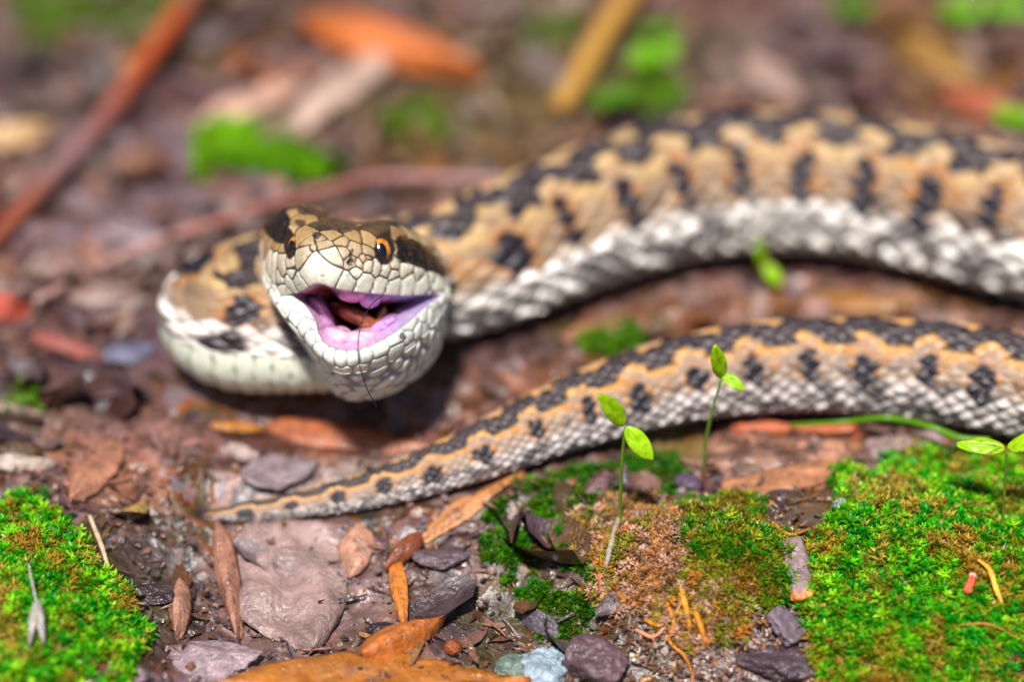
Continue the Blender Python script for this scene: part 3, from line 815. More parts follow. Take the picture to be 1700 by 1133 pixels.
LEAVES = [
    # name, px0, py0, px1, py1, width, colour, curl, bend, roll, lift0, lift1, label
    ('dead_leaf', 500, 20, 800, 112, .62, (214, 112, 40), -.35, .05, .35, .25, .22, 'bright orange curled dead leaf lying at the top of the frame'),
    ('dead_leaf', 650, 70, 470, 215, .62, (216, 180, 160), -.2, .04, .2, .14, .06, 'pale beige dead leaf lying just under the bright orange one'),
    ('dead_leaf', 500, 130, 325, 205, .5, (228, 176, 150), -.25, .05, .1, .12, .08, 'pinkish beige leaf piece beside the red stick, above the green moss'),
    ('dead_leaf', 380, 88, 470, 128, .3, (176, 92, 40), -.2, .04, 0, .12, .1, 'small rust brown leaf behind the pinkish beige leaf piece'),
    ('dead_leaf', -30, 225, 85, 210, .38, (222, 176, 120), -.5, .08, .2, .1, .1, 'round tan leaf at the left edge beside the red stick'),
    ('dead_leaf', 150, 110, 235, 95, .32, (186, 134, 60), -.3, .06, 0, .06, .06, 'ochre leaf scrap behind the red stick'),
    ('dead_leaf', -40, 500, 55, 512, .38, (196, 66, 34), -.3, .06, .2, .1, .06, 'scarlet dead leaf at the left edge'),
    ('dead_leaf', 55, 555, 170, 592, .2, (176, 92, 76), -.4, .04, 0, .08, .05, 'narrow dull red leaf strip right of the scarlet leaf'),
    ('dead_leaf', 1555, 148, 1720, 200, .34, (190, 98, 64), -.4, .06, .3, .14, .06, 'red brown curled leaf at the right edge behind the snake'),
    ('dead_leaf', 1240, 90, 1330, 165, .38, (196, 158, 140), -.2, .05, .1, .1, .08, 'pale pinkish leaf lying behind the snake near the top right'),
    ('dead_leaf', 1500, 60, 1620, 130, .6, (176, 128, 56), -.15, .02, 0, .06, .05, 'broad ochre leaf near the top right corner'),
    ('dead_leaf', 1300, 190, 1180, 200, .3, (180, 120, 90), -.2, .04, 0, .05, .05, 'brown leaf tip showing just above the snake back'),
    ('dead_leaf', 1580, 215, 1700, 235, .4, (176, 140, 122), -.2, .03, 0, .05, .05, 'greyish pink leaf touching the snake back at the right edge'),
    ('dead_leaf', 352, 1142, 880, 1134, .74, (196, 118, 40), -.05, .01, .0, .16, .14, 'large amber leaf cut off by the bottom edge'),
    ('dead_leaf', 600, 1085, 738, 1030, .32, (204, 112, 40), -.5, .06, .3, .12, .1, 'orange leaf piece with a curled edge on top of the amber leaf'),
    ('dead_leaf', 870, 785, 690, 905, .24, (214, 142, 84), -.35, .04, .1, .07, .06, 'pale orange pointed leaf under the snake tail'),
    ('dead_leaf', 655, 920, 672, 1045, .15, (218, 128, 44), -.2, .03, .1, .08, .07, 'narrow orange leaf strip pointing straight down'),
    ('dead_leaf', 700, 885, 640, 945, .2, (150, 78, 44), -.5, .08, 0, .08, .08, 'dark rust folded leaf joining the two orange strips'),
    ('dead_leaf', 440, 860, 520, 1080, 1.15, (168, 136, 130), -.06, .01, 0, .05, .04, 'broad mauve brown flat leaf under the tail tip'),
    ('dead_leaf', 360, 865, 395, 1060, .22, (178, 122, 98), -.5, .03, .3, .07, .05, 'pinkish brown edge strip left of the broad mauve leaf'),
    ('dead_leaf', 300, 960, 295, 1055, .2, (190, 136, 110), -.6, .05, .2, .09, .08, 'small folded tan leaf beside the dark hollow'),
    ('dead_leaf', 440, 705, 720, 745, .4, (186, 106, 68), -.2, .02, -.1, .05, .05, 'long rust brown leaf under the chin of the snake'),
    ('dead_leaf', 350, 705, 440, 712, .14, (190, 122, 40), -.3, .05, 0, .07, .06, 'small ochre leaf tip under the front coil'),
    ('dead_leaf', -20, 765, 95, 770, .2, (188, 166, 150), -.4, .06, .2, .1, .06, 'whitish grey leaf sliver at the left edge above the moss'),
    ('dead_leaf', 190, 730, 120, 830, .4, (188, 128, 98), -.15, .03, 0, .05, .05, 'salmon brown leaf above the left moss cushion'),
    ('dead_leaf', 400, 790, 530, 770, .4, (150, 128, 132), -.12, .03, .1, .05, .05, 'greyish lilac flat leaf behind the tail tip'),
    ('dead_leaf', 380, 738, 430, 760, .18, (200, 172, 160), -.4, .05, 0, .08, .05, 'tiny pale leaf curl near the rust brown leaf'),
    ('dead_leaf', 210, 860, 245, 830, .18, (170, 134, 72), -.3, .05, 0, .05, .05, 'mustard leaf scrap right of the left moss cushion'),
    ('dead_leaf', 930, 560, 1120, 520, .35, (164, 104, 72), -.2, .03, 0, .04, .04, 'brown leaf lying between the two lengths of snake'),
    ('dead_leaf', 1330, 498, 1520, 505, .3, (184, 124, 62), -.15, .02, 0, .04, .04, 'tawny leaf between the two lengths of snake at the right'),
    ('dead_leaf', 600, 870, 580, 960, .3, (200, 144, 116), -.2, .02, .1, .05, .05, 'salmon leaf fragment under the tail beside the broad mauve leaf'),
    ('dead_leaf', 270, 300, 330, 190, .42, (126, 96, 108), -.1, .02, 0, .06, .04, 'dusky purple leaf right of the red stick'),
    ('dead_leaf', 150, 390, 300, 400, .5, (170, 150, 156), -.15, .02, 0, .05, .04, 'pale lilac wet leaf between the red stick and the coil'),
    ('dead_leaf', 110, 470, 250, 500, .5, (172, 140, 130), -.15, .02, 0, .05, .04, 'dull pinkish leaf left of the coil'),
    ('dead_leaf', 170, 590, 260, 575, .3, (120, 116, 140), -.2, .03, 0, .05, .05, 'bluish grey wet leaf left of the coil'),
]
for i, (nm_, x0, y0, x1, y1, wd_, col_, cu, be_, ro, l0, l1, lb) in enumerate(LEAVES):
    leaf(nm_, gl(x0, y0, l0), gl(x1, y1, l1), wd_, col_, lb, 'leaf', curl=cu, bend=be_, roll=ro, seed=20 + i * 3, group='dead leaves on the forest floor')

# litter crumbs nobody could count
def scatter_chips(name, n, region, size, cols, label, lift=.01, tilt=.35, avoid=True, seed=3, elong=(1.2, 3.2), dens=None, mat=None, gmix=.68):
    r = np.random.default_rng(seed)
    x0, x1, y0, y1 = region
    px = r.uniform(x0, x1, n * 3); py = r.uniform(y0, y1, n * 3)
    p = Pz(px, py, 0 * px)
    keep = np.ones(len(px), bool)
    if dens is not None: keep &= r.random(len(px)) < dens(px, py)
    if avoid:
        d = (np.hypot(p[:, None, 0] - spine2[None, :, 0], p[:, None, 1] - spine2[None, :, 1]) - spineR[None] * 1.02 - size[1] * .5).min(1)
        keep &= d > 0
    p = p[keep][:n]; m = len(p)
    L_ = r.uniform(size[0], size[1], m) * r.uniform(.6, 1, m); W_ = L_ / r.uniform(elong[0], elong[1], m)
    yaw = r.uniform(0, 2 * math.pi, m); ti = r.normal(0, tilt, m); tj = r.normal(0, tilt, m)
    a = np.stack([np.cos(yaw), np.sin(yaw), np.tan(np.clip(ti, -1, 1))], 1); a /= np.linalg.norm(a, axis=1)[:, None]
    b = np.cross(np.array([0, 0, 1.0]) + 0 * a, a); b[:, 2] += np.clip(tj, -.9, .9) * .5; b /= np.linalg.norm(b, axis=1)[:, None]
    nn = np.cross(a, b)
    t = np.linspace(0, 1, 6)[None, :, None]; s = np.linspace(-1, 1, 4)[None, None]
    sh = r.uniform(.5, 1.1, m)[:, None, None]
    wd = np.sin(np.pi * np.clip(t, .03, .97) ** sh) ** .6 * (1 + .5 * (r.random((m, 6, 1)) - .5))
    cu = r.normal(0, .5, m)[:, None, None]; bd = r.normal(0, .35, m)[:, None, None]
    z = cu * s ** 2 * W_[:, None, None] * .5 + bd * (t - .5) ** 2 * L_[:, None, None] + (r.random((m, 6, 4)) - .5) * .10 * W_[:, None, None]
    base = np.stack([p[:, 0], p[:, 1], H(p[:, 0], p[:, 1]) + lift + r.uniform(0, .05, m)], 1)
    V = base[:, None, None] + ((t - .5) * L_[:, None, None])[..., None] * a[:, None, None] + (s * wd * W_[:, None, None] * .5)[..., None] * b[:, None, None] + z[..., None] * nn[:, None, None]
    cols = np.array([lin(*c) for c in cols])
    ci = r.integers(0, len(cols), m)
    c = cols[ci] * (.22 + .85 * r.random(m) ** 1.6)[:, None]
    c = (1 - gmix) * c + gmix * 1.1 * ground_col(p[:, 0], p[:, 1])
    c = np.repeat(c[:, None], 24, 1) * (1 + .3 * (r.random((m, 24, 1)) - .5))
    g = gridq(6, 4)
    Q = (np.arange(m)[:, None, None] * 24 + g[None]).reshape(-1, 4)
    o = mesh_np(name, V.reshape(-1, 3), Q, mat=mat or M_litter, col=c.reshape(-1, 3))
    return tag(o, label, None, None, 'stuff')

LCOL = [(158, 104, 88), (186, 124, 98), (92, 60, 58), (66, 44, 50), (150, 124, 126), (182, 98, 48), (132, 88, 84), (196, 148, 124), (104, 76, 90), (150, 106, 48), (84, 54, 44), (120, 94, 100), (120, 66, 48), (76, 54, 66)]
MOSSP = {
    'right': [(1400, 850), (1385, 800), (1470, 780), (1510, 745), (1600, 765), (1720, 770), (1760, 900), (1740, 1160), (1380, 1160), (1350, 1060), (1340, 980), (1350, 920)],
    'clump': [(1120, 850), (1180, 835), (1260, 860), (1300, 900), (1310, 960), (1280, 1010), (1200, 960), (1130, 900)],
    'middle': [(800, 860), (850, 810), (930, 790), (1030, 760), (1110, 745), (1140, 800), (1030, 850), (980, 910), (1000, 1010), (930, 1060), (870, 1010), (790, 960)],
    'left': [(-40, 840), (60, 835), (110, 880), (150, 930), (205, 975), (235, 1020), (230, 1090), (200, 1160), (-60, 1160)],
    'back': [(335, 240), (370, 210), (470, 225), (500, 270), (570, 280), (560, 305), (470, 300), (420, 290), (340, 285)],
}
def litter_dens(px, py):
    d = np.where(py > 790, .085, .85)
    d = np.where((px > 930) & (px < 1200) & (py > 700), .04, d)
    d = np.where((px > 380) & (px < 620) & (py > 850), .01, d)
    for k in ('right', 'left', 'clump'):
        d = np.where(polydist(px, py, MOSSP[k]) > -8, 0, d)
    d = np.where((px > 340) & (px < 860) & (py > 1010), 0, d)
    d = np.where((px > 940) & (px < 1345) & (py > 825), .04, d)
    d = np.where(polydist(px, py, MOSSP['middle']) > 0, .35, d)
    d = np.where((px > 1180) & (px < 1420) & (py > 700) & (py < 850), .08, d)
    return d
def crumb_dens(px, py):
    d = np.where(py > 790, .75, .5)
    d = np.where((px > 360) & (px < 860) & (py > 1075), .06, d)
    for k in ('right', 'left', 'clump'):
        d = np.where(polydist(px, py, MOSSP[k]) > -5, .03, d)
    return d
scatter_chips('litter_fibres', 1300, (-200, 1900, -80, 1200), (.12, .5), LCOL + [(190, 150, 110), (170, 110, 60)], 'thin strips and fibres of bark mixed into the litter', dens=crumb_dens, tilt=.35, seed=6, elong=(6, 16), gmix=.3)
scatter_chips('leaf_litter', 1350, (-350, 2050, -160, 1250), (.2, .95), LCOL, 'damp brown and mauve scraps of leaf and bark covering the ground', dens=litter_dens, seed=3)
scatter_chips('soil_crumbs', 4200, (-200, 1900, -80, 1200), (.03, .12), LCOL + [(60, 44, 44), (58, 46, 50), (70, 50, 50), (70, 54, 44)], 'small dark crumbs of wet soil between the leaves', dens=crumb_dens, tilt=.6, seed=4, elong=(.9, 1.8), mat=M_soil)
scatter_chips('peat_crumbs', 2600, (960, 1340, 830, 1170), (.03, .11), [(190, 146, 122), (176, 112, 48), (206, 176, 160), (150, 96, 60), (120, 84, 44), (188, 128, 60), (160, 130, 120)],
              'orange and pinkish crumbs of dry peat below the small moss clump', tilt=.9, seed=5, elong=(1, 3), gmix=.2,
              dens=lambda px, py: np.clip(1.2 - np.hypot((px - 1150) / 170, (py - 980) / 150), 0, 1))

def moss(name, poly, n, size, cols, label, seed, dens_scale=2.0, thr=.3, up=.05, stemh=(.03, .12), extra_cols=None):
    r = np.random.default_rng(seed)
    P_ = np.array(poly, float)
    px = r.uniform(P_[:, 0].min() - 15, P_[:, 0].max() + 15, n * 4); py = r.uniform(P_[:, 1].min() - 15, P_[:, 1].max() + 15, n * 4)
    pd_ = polydist(px, py, poly) + 62 * fbm(px / 38, py / 38, 4, seed) + 6
    w0 = Pz(px, py, 0 * px)
    dn = fbm(w0[:, 0] * dens_scale, w0[:, 1] * dens_scale, 3, seed + 1) + .5
    keep = (pd_ > 0) & (dn > thr + .12 * (r.random(len(px)) - .5))
    px, py = px[keep][:n], py[keep][:n]
    b = G(px, py, 0.0); m = len(b)
    dS = (np.hypot(b[:, None, 0] - spine2[None, :, 0], b[:, None, 1] - spine2[None, :, 1]) - spineR[None]).min(1)
    b = b[dS > .03]; m = len(b)
    nl = 15
    clump = fbm(b[:, 0] * 3.2, b[:, 1] * 3.2, 2, seed + 5) + .5
    hgt_ = r.uniform(stemh[0], stemh[1], m) * (.5 + clump)
    lean = r.normal(0, .35, (m, 2))
    axs = np.stack([lean[:, 0], lean[:, 1], np.ones(m)], 1); axs /= np.linalg.norm(axs, axis=1)[:, None]
    k = np.arange(nl)[None]
    az = k * 2.399 + r.uniform(0, 6.28, m)[:, None]
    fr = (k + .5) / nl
    org = b[:, None] + axs[:, None] * (hgt_[:, None] * (.35 + .65 * fr))[..., None]
    el = .15 + 1.15 * fr + r.normal(0, .2, (m, nl))
    h1 = np.cross(axs, [1.0, .1, 0]); h1 /= np.linalg.norm(h1, axis=1)[:, None]; h2_ = np.cross(axs, h1)
    dirh = np.cos(az)[..., None] * h1[:, None] + np.sin(az)[..., None] * h2_[:, None]
    dr = np.cos(el)[..., None] * dirh + np.sin(el)[..., None] * axs[:, None]
    side = np.cross(dr, axs[:, None] + 0 * dr); side /= np.linalg.norm(side, axis=2)[..., None] + 1e-9
    nrm = np.cross(side, dr)
    ln = (size * r.uniform(.7, 1.25, (m, 1)) * (1.05 - .45 * fr) * r.uniform(.8, 1.2, (m, nl)))[..., None]
    wd = ln * .30
    v0 = org; v1 = org + dr * ln * .45 + side * wd * .5 + nrm * ln * .05; v2 = org + dr * ln * .45 - side * wd * .5 + nrm * ln * .05; v3 = org + dr * ln - nrm * ln * .10
    V = np.stack([v0, v1, v3, v2], 2)
    cols = np.array([lin(*c) for c in cols])
    f = np.clip(fbm(b[:, 0] * 2.6, b[:, 1] * 2.6, 3, seed + 7) * 1.9 + .5 + r.normal(0, .2, m), 0, .999) * len(cols)
    c = cols[f.astype(int)] * r.uniform(.75, 1.25, m)[:, None]
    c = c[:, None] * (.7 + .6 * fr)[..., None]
    c = np.repeat(c[:, :, None], 4, 2)
    Q = np.arange(m * nl * 4).reshape(-1, 4)
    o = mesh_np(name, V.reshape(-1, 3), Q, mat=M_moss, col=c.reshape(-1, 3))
    return tag(o, label, None, None, 'stuff')
GRN = [(176, 140, 44), (140, 158, 20), (60, 160, 14), (110, 196, 18), (16, 146, 14), (160, 214, 30), (70, 184, 14), (20, 160, 20), (128, 134, 26), (150, 200, 40), (184, 160, 60)]
moss('moss', MOSSP['right'], 3400, .088, GRN, 'bright green moss cushion filling the lower right corner', 31, thr=.27)
moss('moss', MOSSP['clump'], 1500, .085, [(150, 120, 36), (120, 140, 20), (60, 140, 16), (40, 130, 14), (160, 170, 30), (130, 110, 30)], 'small yellow green moss clump on the orange peat', 33, thr=.24)
moss('moss', MOSSP['middle'], 1900, .07, [(60, 100, 12), (40, 124, 12), (90, 146, 14), (30, 100, 10), (90, 106, 20)], 'dark green moss patch below the snake body in the middle', 35, thr=.49, dens_scale=4.0, stemh=(.01, .06))
moss('moss', MOSSP['left'], 2100, .095, GRN, 'bright green moss cushion in the lower left corner', 37, thr=.27)
moss('moss', MOSSP['back'], 1200, .085, [(110, 160, 10), (84, 144, 8), (130, 186, 12), (150, 206, 16)], 'bright green blurred moss patch behind the coil', 39, thr=.36, stemh=(.05, .16))
moss('dry_moss', [(960, 880), (1010, 840), (1100, 840), (1150, 920), (1240, 990), (1240, 1060), (1150, 1060), (1060, 1010), (990, 1000)], 1500, .07, [(206, 150, 90), (222, 184, 160), (170, 120, 80), (190, 156, 70), (214, 170, 148), (140, 140, 44), (212, 140, 50), (160, 160, 50)], 'dry orange and pinkish moss stubble on the peat clump', 51, thr=.15, stemh=(.02, .12))
for (poly, n, sd_, lb) in [([(640, 195), (700, 180), (725, 215), (660, 235)], 150, 41, 'faint green moss tuft above the thin pink stick'),
                           ([(975, 575), (1040, 545), (1060, 580), (980, 600)], 180, 42, 'sparse green moss tuft between the two lengths of snake'),
                           ([(980, 140), (1060, 130), (1140, 150), (1130, 185), (1000, 185)], 260, 43, 'dim green moss strip right behind the snake back'),
                           ([(20, 0), (330, 0), (300, 60), (60, 70)], 220, 44, 'olive moss blur in the upper left corner'),
                           ([(25, 660), (50, 655), (55, 690), (25, 690)], 40, 45, 'tiny green moss dot at the left edge'),
                           ([(880, 30), (970, 40), (960, 80), (880, 75)], 130, 46, 'olive green moss smear left of the yellow straw')]:
    moss('moss', poly, n, .085, [(100, 150, 14), (124, 166, 24), (84, 132, 14)], lb, sd_, thr=.2, stemh=(.04, .13))

def scatter_glints(n, seed):  # made-up clear beads, added so the sun glints across the litter
    r = np.random.default_rng(seed)
    px = r.uniform(-20, 1720, n); py = r.uniform(0, 1133, n)
    b = G(px, py, 0)
    dS = (np.hypot(b[:, None, 0] - spine2[None, :, 0], b[:, None, 1] - spine2[None, :, 1]) - spineR[None]).min(1)
    b = b[dS > .02]; m = len(b)
    nu, nv = 7, 10
    th = np.linspace(.02, math.pi - .02, nu)[:, None]; ph = (np.arange(nv) / nv * 2 * math.pi)[None]
    u = np.stack([np.sin(th) * np.cos(ph), np.sin(th) * np.sin(ph), np.cos(th) + 0 * ph], -1).reshape(-1, 3)
    rd = r.uniform(.008, .026, m)
    V = b[:, None] + np.array([0, 0, .03]) + u[None] * rd[:, None, None] * np.array([1, 1, .75])
    Q = (np.arange(m)[:, None, None] * (nu * nv) + gridq(nu, nv, True)[None]).reshape(-1, 4)
    o = mesh_np('glint_beads', V.reshape(-1, 3), Q, mat=M_drop)
    return tag(o, 'tiny clear beads added to make glints on the wet litter', None, None, 'stuff')
M_drop = bpy.data.materials.new('water'); M_drop.use_nodes = True
_b = M_drop.node_tree.nodes['Principled BSDF']
_b.inputs['Base Color'].default_value = (1, 1, 1, 1); _b.inputs['Roughness'].default_value = .06; _b.inputs['Transmission Weight'].default_value = 1.0; _b.inputs['IOR'].default_value = 1.33
scatter_glints(700, 91)

# sticks, straws, roots
def stick(name, pts, radii, colr, label, cat='stick', n=10, rough=.12, mat=None, group=None, seed=3, lift=0, cuts=10):
    P_ = [G1(x, y + (l + lift) * 155, r * .9 + l + lift) for (x, y, l), r in zip(pts, radii)]
    o = tube(name, P_, radii, colr, mat or M_wood, n, rough=rough, seed=seed, cuts=cuts)
    return tag(o, label, cat, group)
st = stick('stick', [(-60, 470, .05), (60, 335, .1), (160, 225, .16), (245, 110, .22), (320, 0, .3), (380, -90, .35)], [.085, .09, .10, .105, .11, .11],
           [(140, 92, 84), (158, 82, 56), (136, 104, 104), (150, 92, 82), (176, 76, 36), (180, 80, 38), (140, 108, 104), (170, 84, 60)], 'thick reddish brown stick slanting across the upper left corner', seed=4, rough=.16)
stick('stick', [(60, 505, .16), (200, 430, .22), (340, 378, .26), (480, 335, .26), (620, 300, .22), (760, 300, .2), (860, 305, .15)], [.035, .042, .046, .05, .054, .052, .045],
      [(170, 132, 122), (176, 128, 116), (160, 100, 86), (150, 94, 82), (166, 124, 120), (176, 138, 138)], 'thin pinkish grey stick lying behind the snake head', seed=6)
stick('straw', [(930, 190, .1), (985, 95, .2), (1050, -20, .3), (1080, -80, .3)], [.10, .12, .12, .1], (190, 140, 62), 'blurred yellow straw stalk leaning at the top behind the snake', 'straw', seed=8)
stick('straw', [(150, 860, .05), (168, 905, .06), (182, 945, .08)], [.018, .022, .015], (200, 176, 140), 'short pale straw beside the left moss cushion', 'straw', seed=9)
stick('straw', [(352, 925, .06), (375, 985, .08), (400, 1040, .06)], [.006, .007, .006], (196, 164, 130), 'hair thin straw lying on the broad mauve leaf', 'straw', seed=10)
stick('twig', [(1622, 932, .1), (1640, 950, .12), (1652, 985, .12), (1662, 1005, .1)], [.012, .022, .024, .012], (226, 176, 60), 'short yellow twig lying on the right moss cushion', 'twig', seed=12)
stick('twig', [(1590, 1040, .1), (1640, 1035, .13), (1690, 1062, .1)], [.008, .012, .008], (170, 116, 40), 'thin orange brown twig at the bottom of the right moss cushion', 'twig', seed=13)
ROOTS = [
    ([(1055, 1045), (1085, 1050), (1110, 1030), (1128, 1005), (1125, 985)], (206, 138, 96), 'pale orange root fibre looping below the peat clump'),
    ([(1070, 1030), (1095, 1035), (1120, 1018), (1140, 1010)], (190, 120, 30), 'short yellow root fibre inside the loop of the pale one'),
    ([(1105, 1000), (1118, 1030), (1112, 1055), (1135, 1075), (1148, 1105), (1150, 1140)], (196, 120, 46), 'long orange root fibre hanging to the bottom of the frame'),
    ([(1130, 985), (1140, 1015), (1146, 1045)], (214, 140, 30), 'thick amber root tip standing on the peat'),
    ([(1152, 1015), (1165, 1040), (1175, 1060)], (206, 128, 30), 'slim amber root tip right of the thick one'),
    ([(1000, 1000), (995, 960), (985, 920), (975, 880)], (196, 110, 48), 'rusty root fibre along the left side of the peat clump'),
    ([(985, 985), (1010, 990), (1030, 1005)], (190, 150, 110), 'beige root stub under the drooping seedling stem'),
    ([(1280, 870), (1310, 890), (1345, 880)], (196, 116, 46), 'orange fibre between the two green moss cushions'),
]
for k, (pt, cr_, lb) in enumerate(ROOTS):
    th_ = .034 if 'thick' in lb else .02
    stick('root_fibre', [(x, y, .03 + .05 * (i % 2)) for i, (x, y) in enumerate(pt)], list(np.linspace(th_, th_ * .5, len(pt))), cr_, lb, 'root', n=7, group='orange root fibres on the peat', seed=30 + k, rough=.2)

# stones, bark and rotten wood
def stone(name, px, py, sx_, sy_, sz_, colr, label, cat='stone', yaw=0, seed=1, lift=0, mat=None, flat=.0, group=None, angular=.3):
    g = G1(px, py, 0)
    nu, nv = 64, 90
    th = np.linspace(.001, math.pi - .001, nu)[:, None]; ph = (np.arange(nv) / nv * 2 * math.pi)[None]
    a_, b_, c_ = np.sin(th) * np.cos(ph), np.sin(th) * np.sin(ph), np.cos(th) + 0 * ph
    r = np.random.default_rng(seed)
    k = np.ones(a_.shape) * 1.15
    for _ in range(14):                    # cut facets
        nrm = r.normal(size=3); nrm /= np.linalg.norm(nrm)
        dp = a_ * nrm[0] + b_ * nrm[1] + c_ * nrm[2]
        k = np.minimum(k, np.where(dp > .05, r.uniform(.55, 1.0) / np.maximum(dp, .05), 9))
    k = np.minimum(k, 1.15)
    k = k * angular + (1 - angular) * (k * 0 + 1) + .09 * fbm(a_ * 7 + seed, b_ * 7 + c_ * 6, 3, seed + 1) + .28 * fbm(a_ * 2.5 + seed, b_ * 2.5 + c_ * 2, 4, seed)
    x_, y_, z_ = a_ * k * sx_, b_ * k * sy_, c_ * k * sz_
    cy, sy__ = math.cos(yaw), math.sin(yaw)
    V = np.stack([g[0] + x_ * cy - y_ * sy__, g[1] + x_ * sy__ + y_ * cy, g[2] + sz_ * .35 + lift + z_], -1)
    c = np.tile(lin(*colr), (nu * nv, 1)) * (1 + 1.1 * fbm(a_ * 4 + seed, b_ * 4 + c_ * 3, 4, seed + 3)).reshape(-1, 1)
    o = mesh_np(name, V.reshape(-1, 3), gridq(nu, nv, True), mat=mat or M_stone, col=c)
    return tag(o, label, cat, group)
stone('pebble', 905, 1112, .26, .24, .14, (150, 166, 176), 'wet pale bluish pebble glinting at the bottom edge', seed=3, angular=1.0, lift=-.01, yaw=.5)
stone('pebble', 850, 1122, .18, .15, .12, (110, 124, 112), 'grey green pebble left of the glinting pale one', seed=4, angular=.6)
stone('stone', 985, 1110, .34, .24, .20, (98, 74, 80), 'purple brown stone right of the glinting pebble', seed=5, angular=1.0, lift=-.05, yaw=-.4)
stone('stone', 345, 1098, .5, .24, .12, (146, 124, 128), 'flat mauve stone at the bottom between moss and amber leaf', seed=6, angular=1.0, lift=-.03)
stone('stone', 900, 1050, .09, .2, .13, (96, 88, 96), 'small upright dark stone behind the glinting pebble', seed=7, angular=.6, yaw=.8)
stone('pebble', 1142, 806, .12, .09, .08, (88, 70, 92), 'small dark violet pebble at the top of the peat clump', seed=8)
stone('berry', 752, 1083, .075, .075, .07, (140, 70, 36), 'small round glossy brown berry at the bottom', 'berry', seed=9, angular=.1, lift=.02)
stone('stone', 1290, 1105, .34, .2, .12, (78, 62, 68), 'dark violet stone at the bottom under the bark strip', seed=10, angular=1.0, lift=-.04)
stone('pebble', 1392, 845, .07, .06, .09, (150, 136, 150), 'tiny lilac pebble at the edge of the right moss cushion', seed=11, angular=.5)
stone('bark_chip', 735, 930, .25, .14, .06, (96, 78, 84), 'dark grey bark chip right of the orange strips', 'bark', seed=12, angular=.6)
stone('bark_chip', 640, 1050, .16, .1, .06, (54, 46, 52), 'blackish bark chip behind the curled orange leaf', 'bark', seed=13, angular=.6)
stone('bark_chip', 255, 990, .2, .12, .06, (56, 42, 44), 'blackish bark chip right of the left moss cushion', 'bark', seed=14, angular=.6)

def board(name, P0, P1, width, thick, colr, label, cat, seed, endcol=None, segs=30):
    """a broken strip of wood: box section along P0-P1 with fibrous ridges and ragged ends"""
    P0 = np.asarray(P0, float); P1 = np.asarray(P1, float)
    ax = P1 - P0; Ln = np.linalg.norm(ax); ax /= Ln
    sd = np.cross([0, 0, 1.0], ax); sd /= np.linalg.norm(sd); nm = np.cross(ax, sd)
    n = 32
    th = (np.arange(n) + .5) / n * 2 * math.pi
    cx, sx2 = np.cos(th), np.sin(th)
    sq = 1 / np.maximum(np.abs(cx), np.abs(sx2)) ** .75
    t = np.linspace(0, 1, segs)[:, None]
    rg = 1 + .30 * 2 * fbm(th[None] * 3 + seed + 0 * t, t * 2 + seed, 3, seed) + .2 * 2 * fbm(t * 9, th[None] * 2, 2, seed + 2)
    tw = np.clip(np.minimum(t, 1 - t) / .03, .15, 1) ** .3 * (1 + .3 * fbm(t * 4 + seed, 0 * t, 3, seed + 5))
    tj = t * Ln + .08 * Ln * fbm(th[None] * 1.5 + seed, 0 * t + (t > .5) * 5, 3, seed + 6) * (np.abs(t - .5) > .44)
    V = P0 + tj[..., None] * ax + (sq * cx * rg * tw * width / 2)[..., None] * sd + (sq * sx2 * rg * tw * thick / 2)[..., None] * nm
    c1, c2 = lin(*colr), lin(*(endcol or colr))
    m = sstep(.8, .95, t + .2 * fbm(th[None], t * 3, 2, seed))[..., None] if endcol else 0 * t[..., None] + np.zeros((segs, n, 1))
    c = (c1 * (1 - m) + c2 * m) * (1 + 1.0 * fbm(th[None] * 2.5 + seed, t * 5, 4, seed + 8))[..., None]
    VV = np.concatenate([V.reshape(-1, 3), V[0].mean(0)[None], V[-1].mean(0)[None]])
    cc_ = np.concatenate([c.reshape(-1, 3), c[0, :1], c[-1, :1]])
    j = np.arange(n); j2 = (j + 1) % n; L0 = (segs - 1) * n; nn = segs * n
    tr_ = np.concatenate([np.stack([np.full(n, nn), j2, j], 1), np.stack([np.full(n, nn + 1), L0 + j, L0 + j2], 1)])
    o = mesh_np(name, VV, gridq(segs, n, True), tr_, M_wood, cc_)
    return tag(o, label, cat)
board('bark_strip', G1(1310, 910, .10), G1(1335, 1015, .12), .20, .07, (134, 112, 112), 'grey bark strip with an orange end between the two moss cushions', 'bark', 3, (206, 122, 40))
board('bark_strip', G1(1285, 1020, .06), G1(1325, 1075, .06), .22, .09, (108, 92, 100), 'dark grey bark piece below the orange tipped strip', 'bark', 4)
board('wood_chunk', G1(1185, 738, -.03), G1(1400, 764, -.01), .28, .18, (180, 128, 104), 'rotten pinkish wood chunk between the snake and the moss', 'wood', 5)
board('wood_chunk', G1(1215, 715, .02), G1(1430, 722, .02), .12, .12, (184, 98, 62), 'rusty red wood splinter lying close below the snake', 'wood', 6)
board('wood_chunk', G1(1200, 822, -.04), G1(1395, 786, .0), .30, .16, (166, 112, 78), 'brown crumbling wood piece just above the moss clump', 'wood', 7)
board('wood_chunk', G1(1440, 752, .0), G1(1560, 730, .02), .22, .14, (150, 124, 122), 'greyish wood piece at the upper edge of the right moss cushion', 'wood', 8)
board('seed_husk', G1(1603, 1008, .14), G1(1614, 978, .16), .06, .05, (206, 84, 46), 'tiny red seed husk lying on the right moss cushion', 'seed', 9, (226, 200, 190), segs=14)

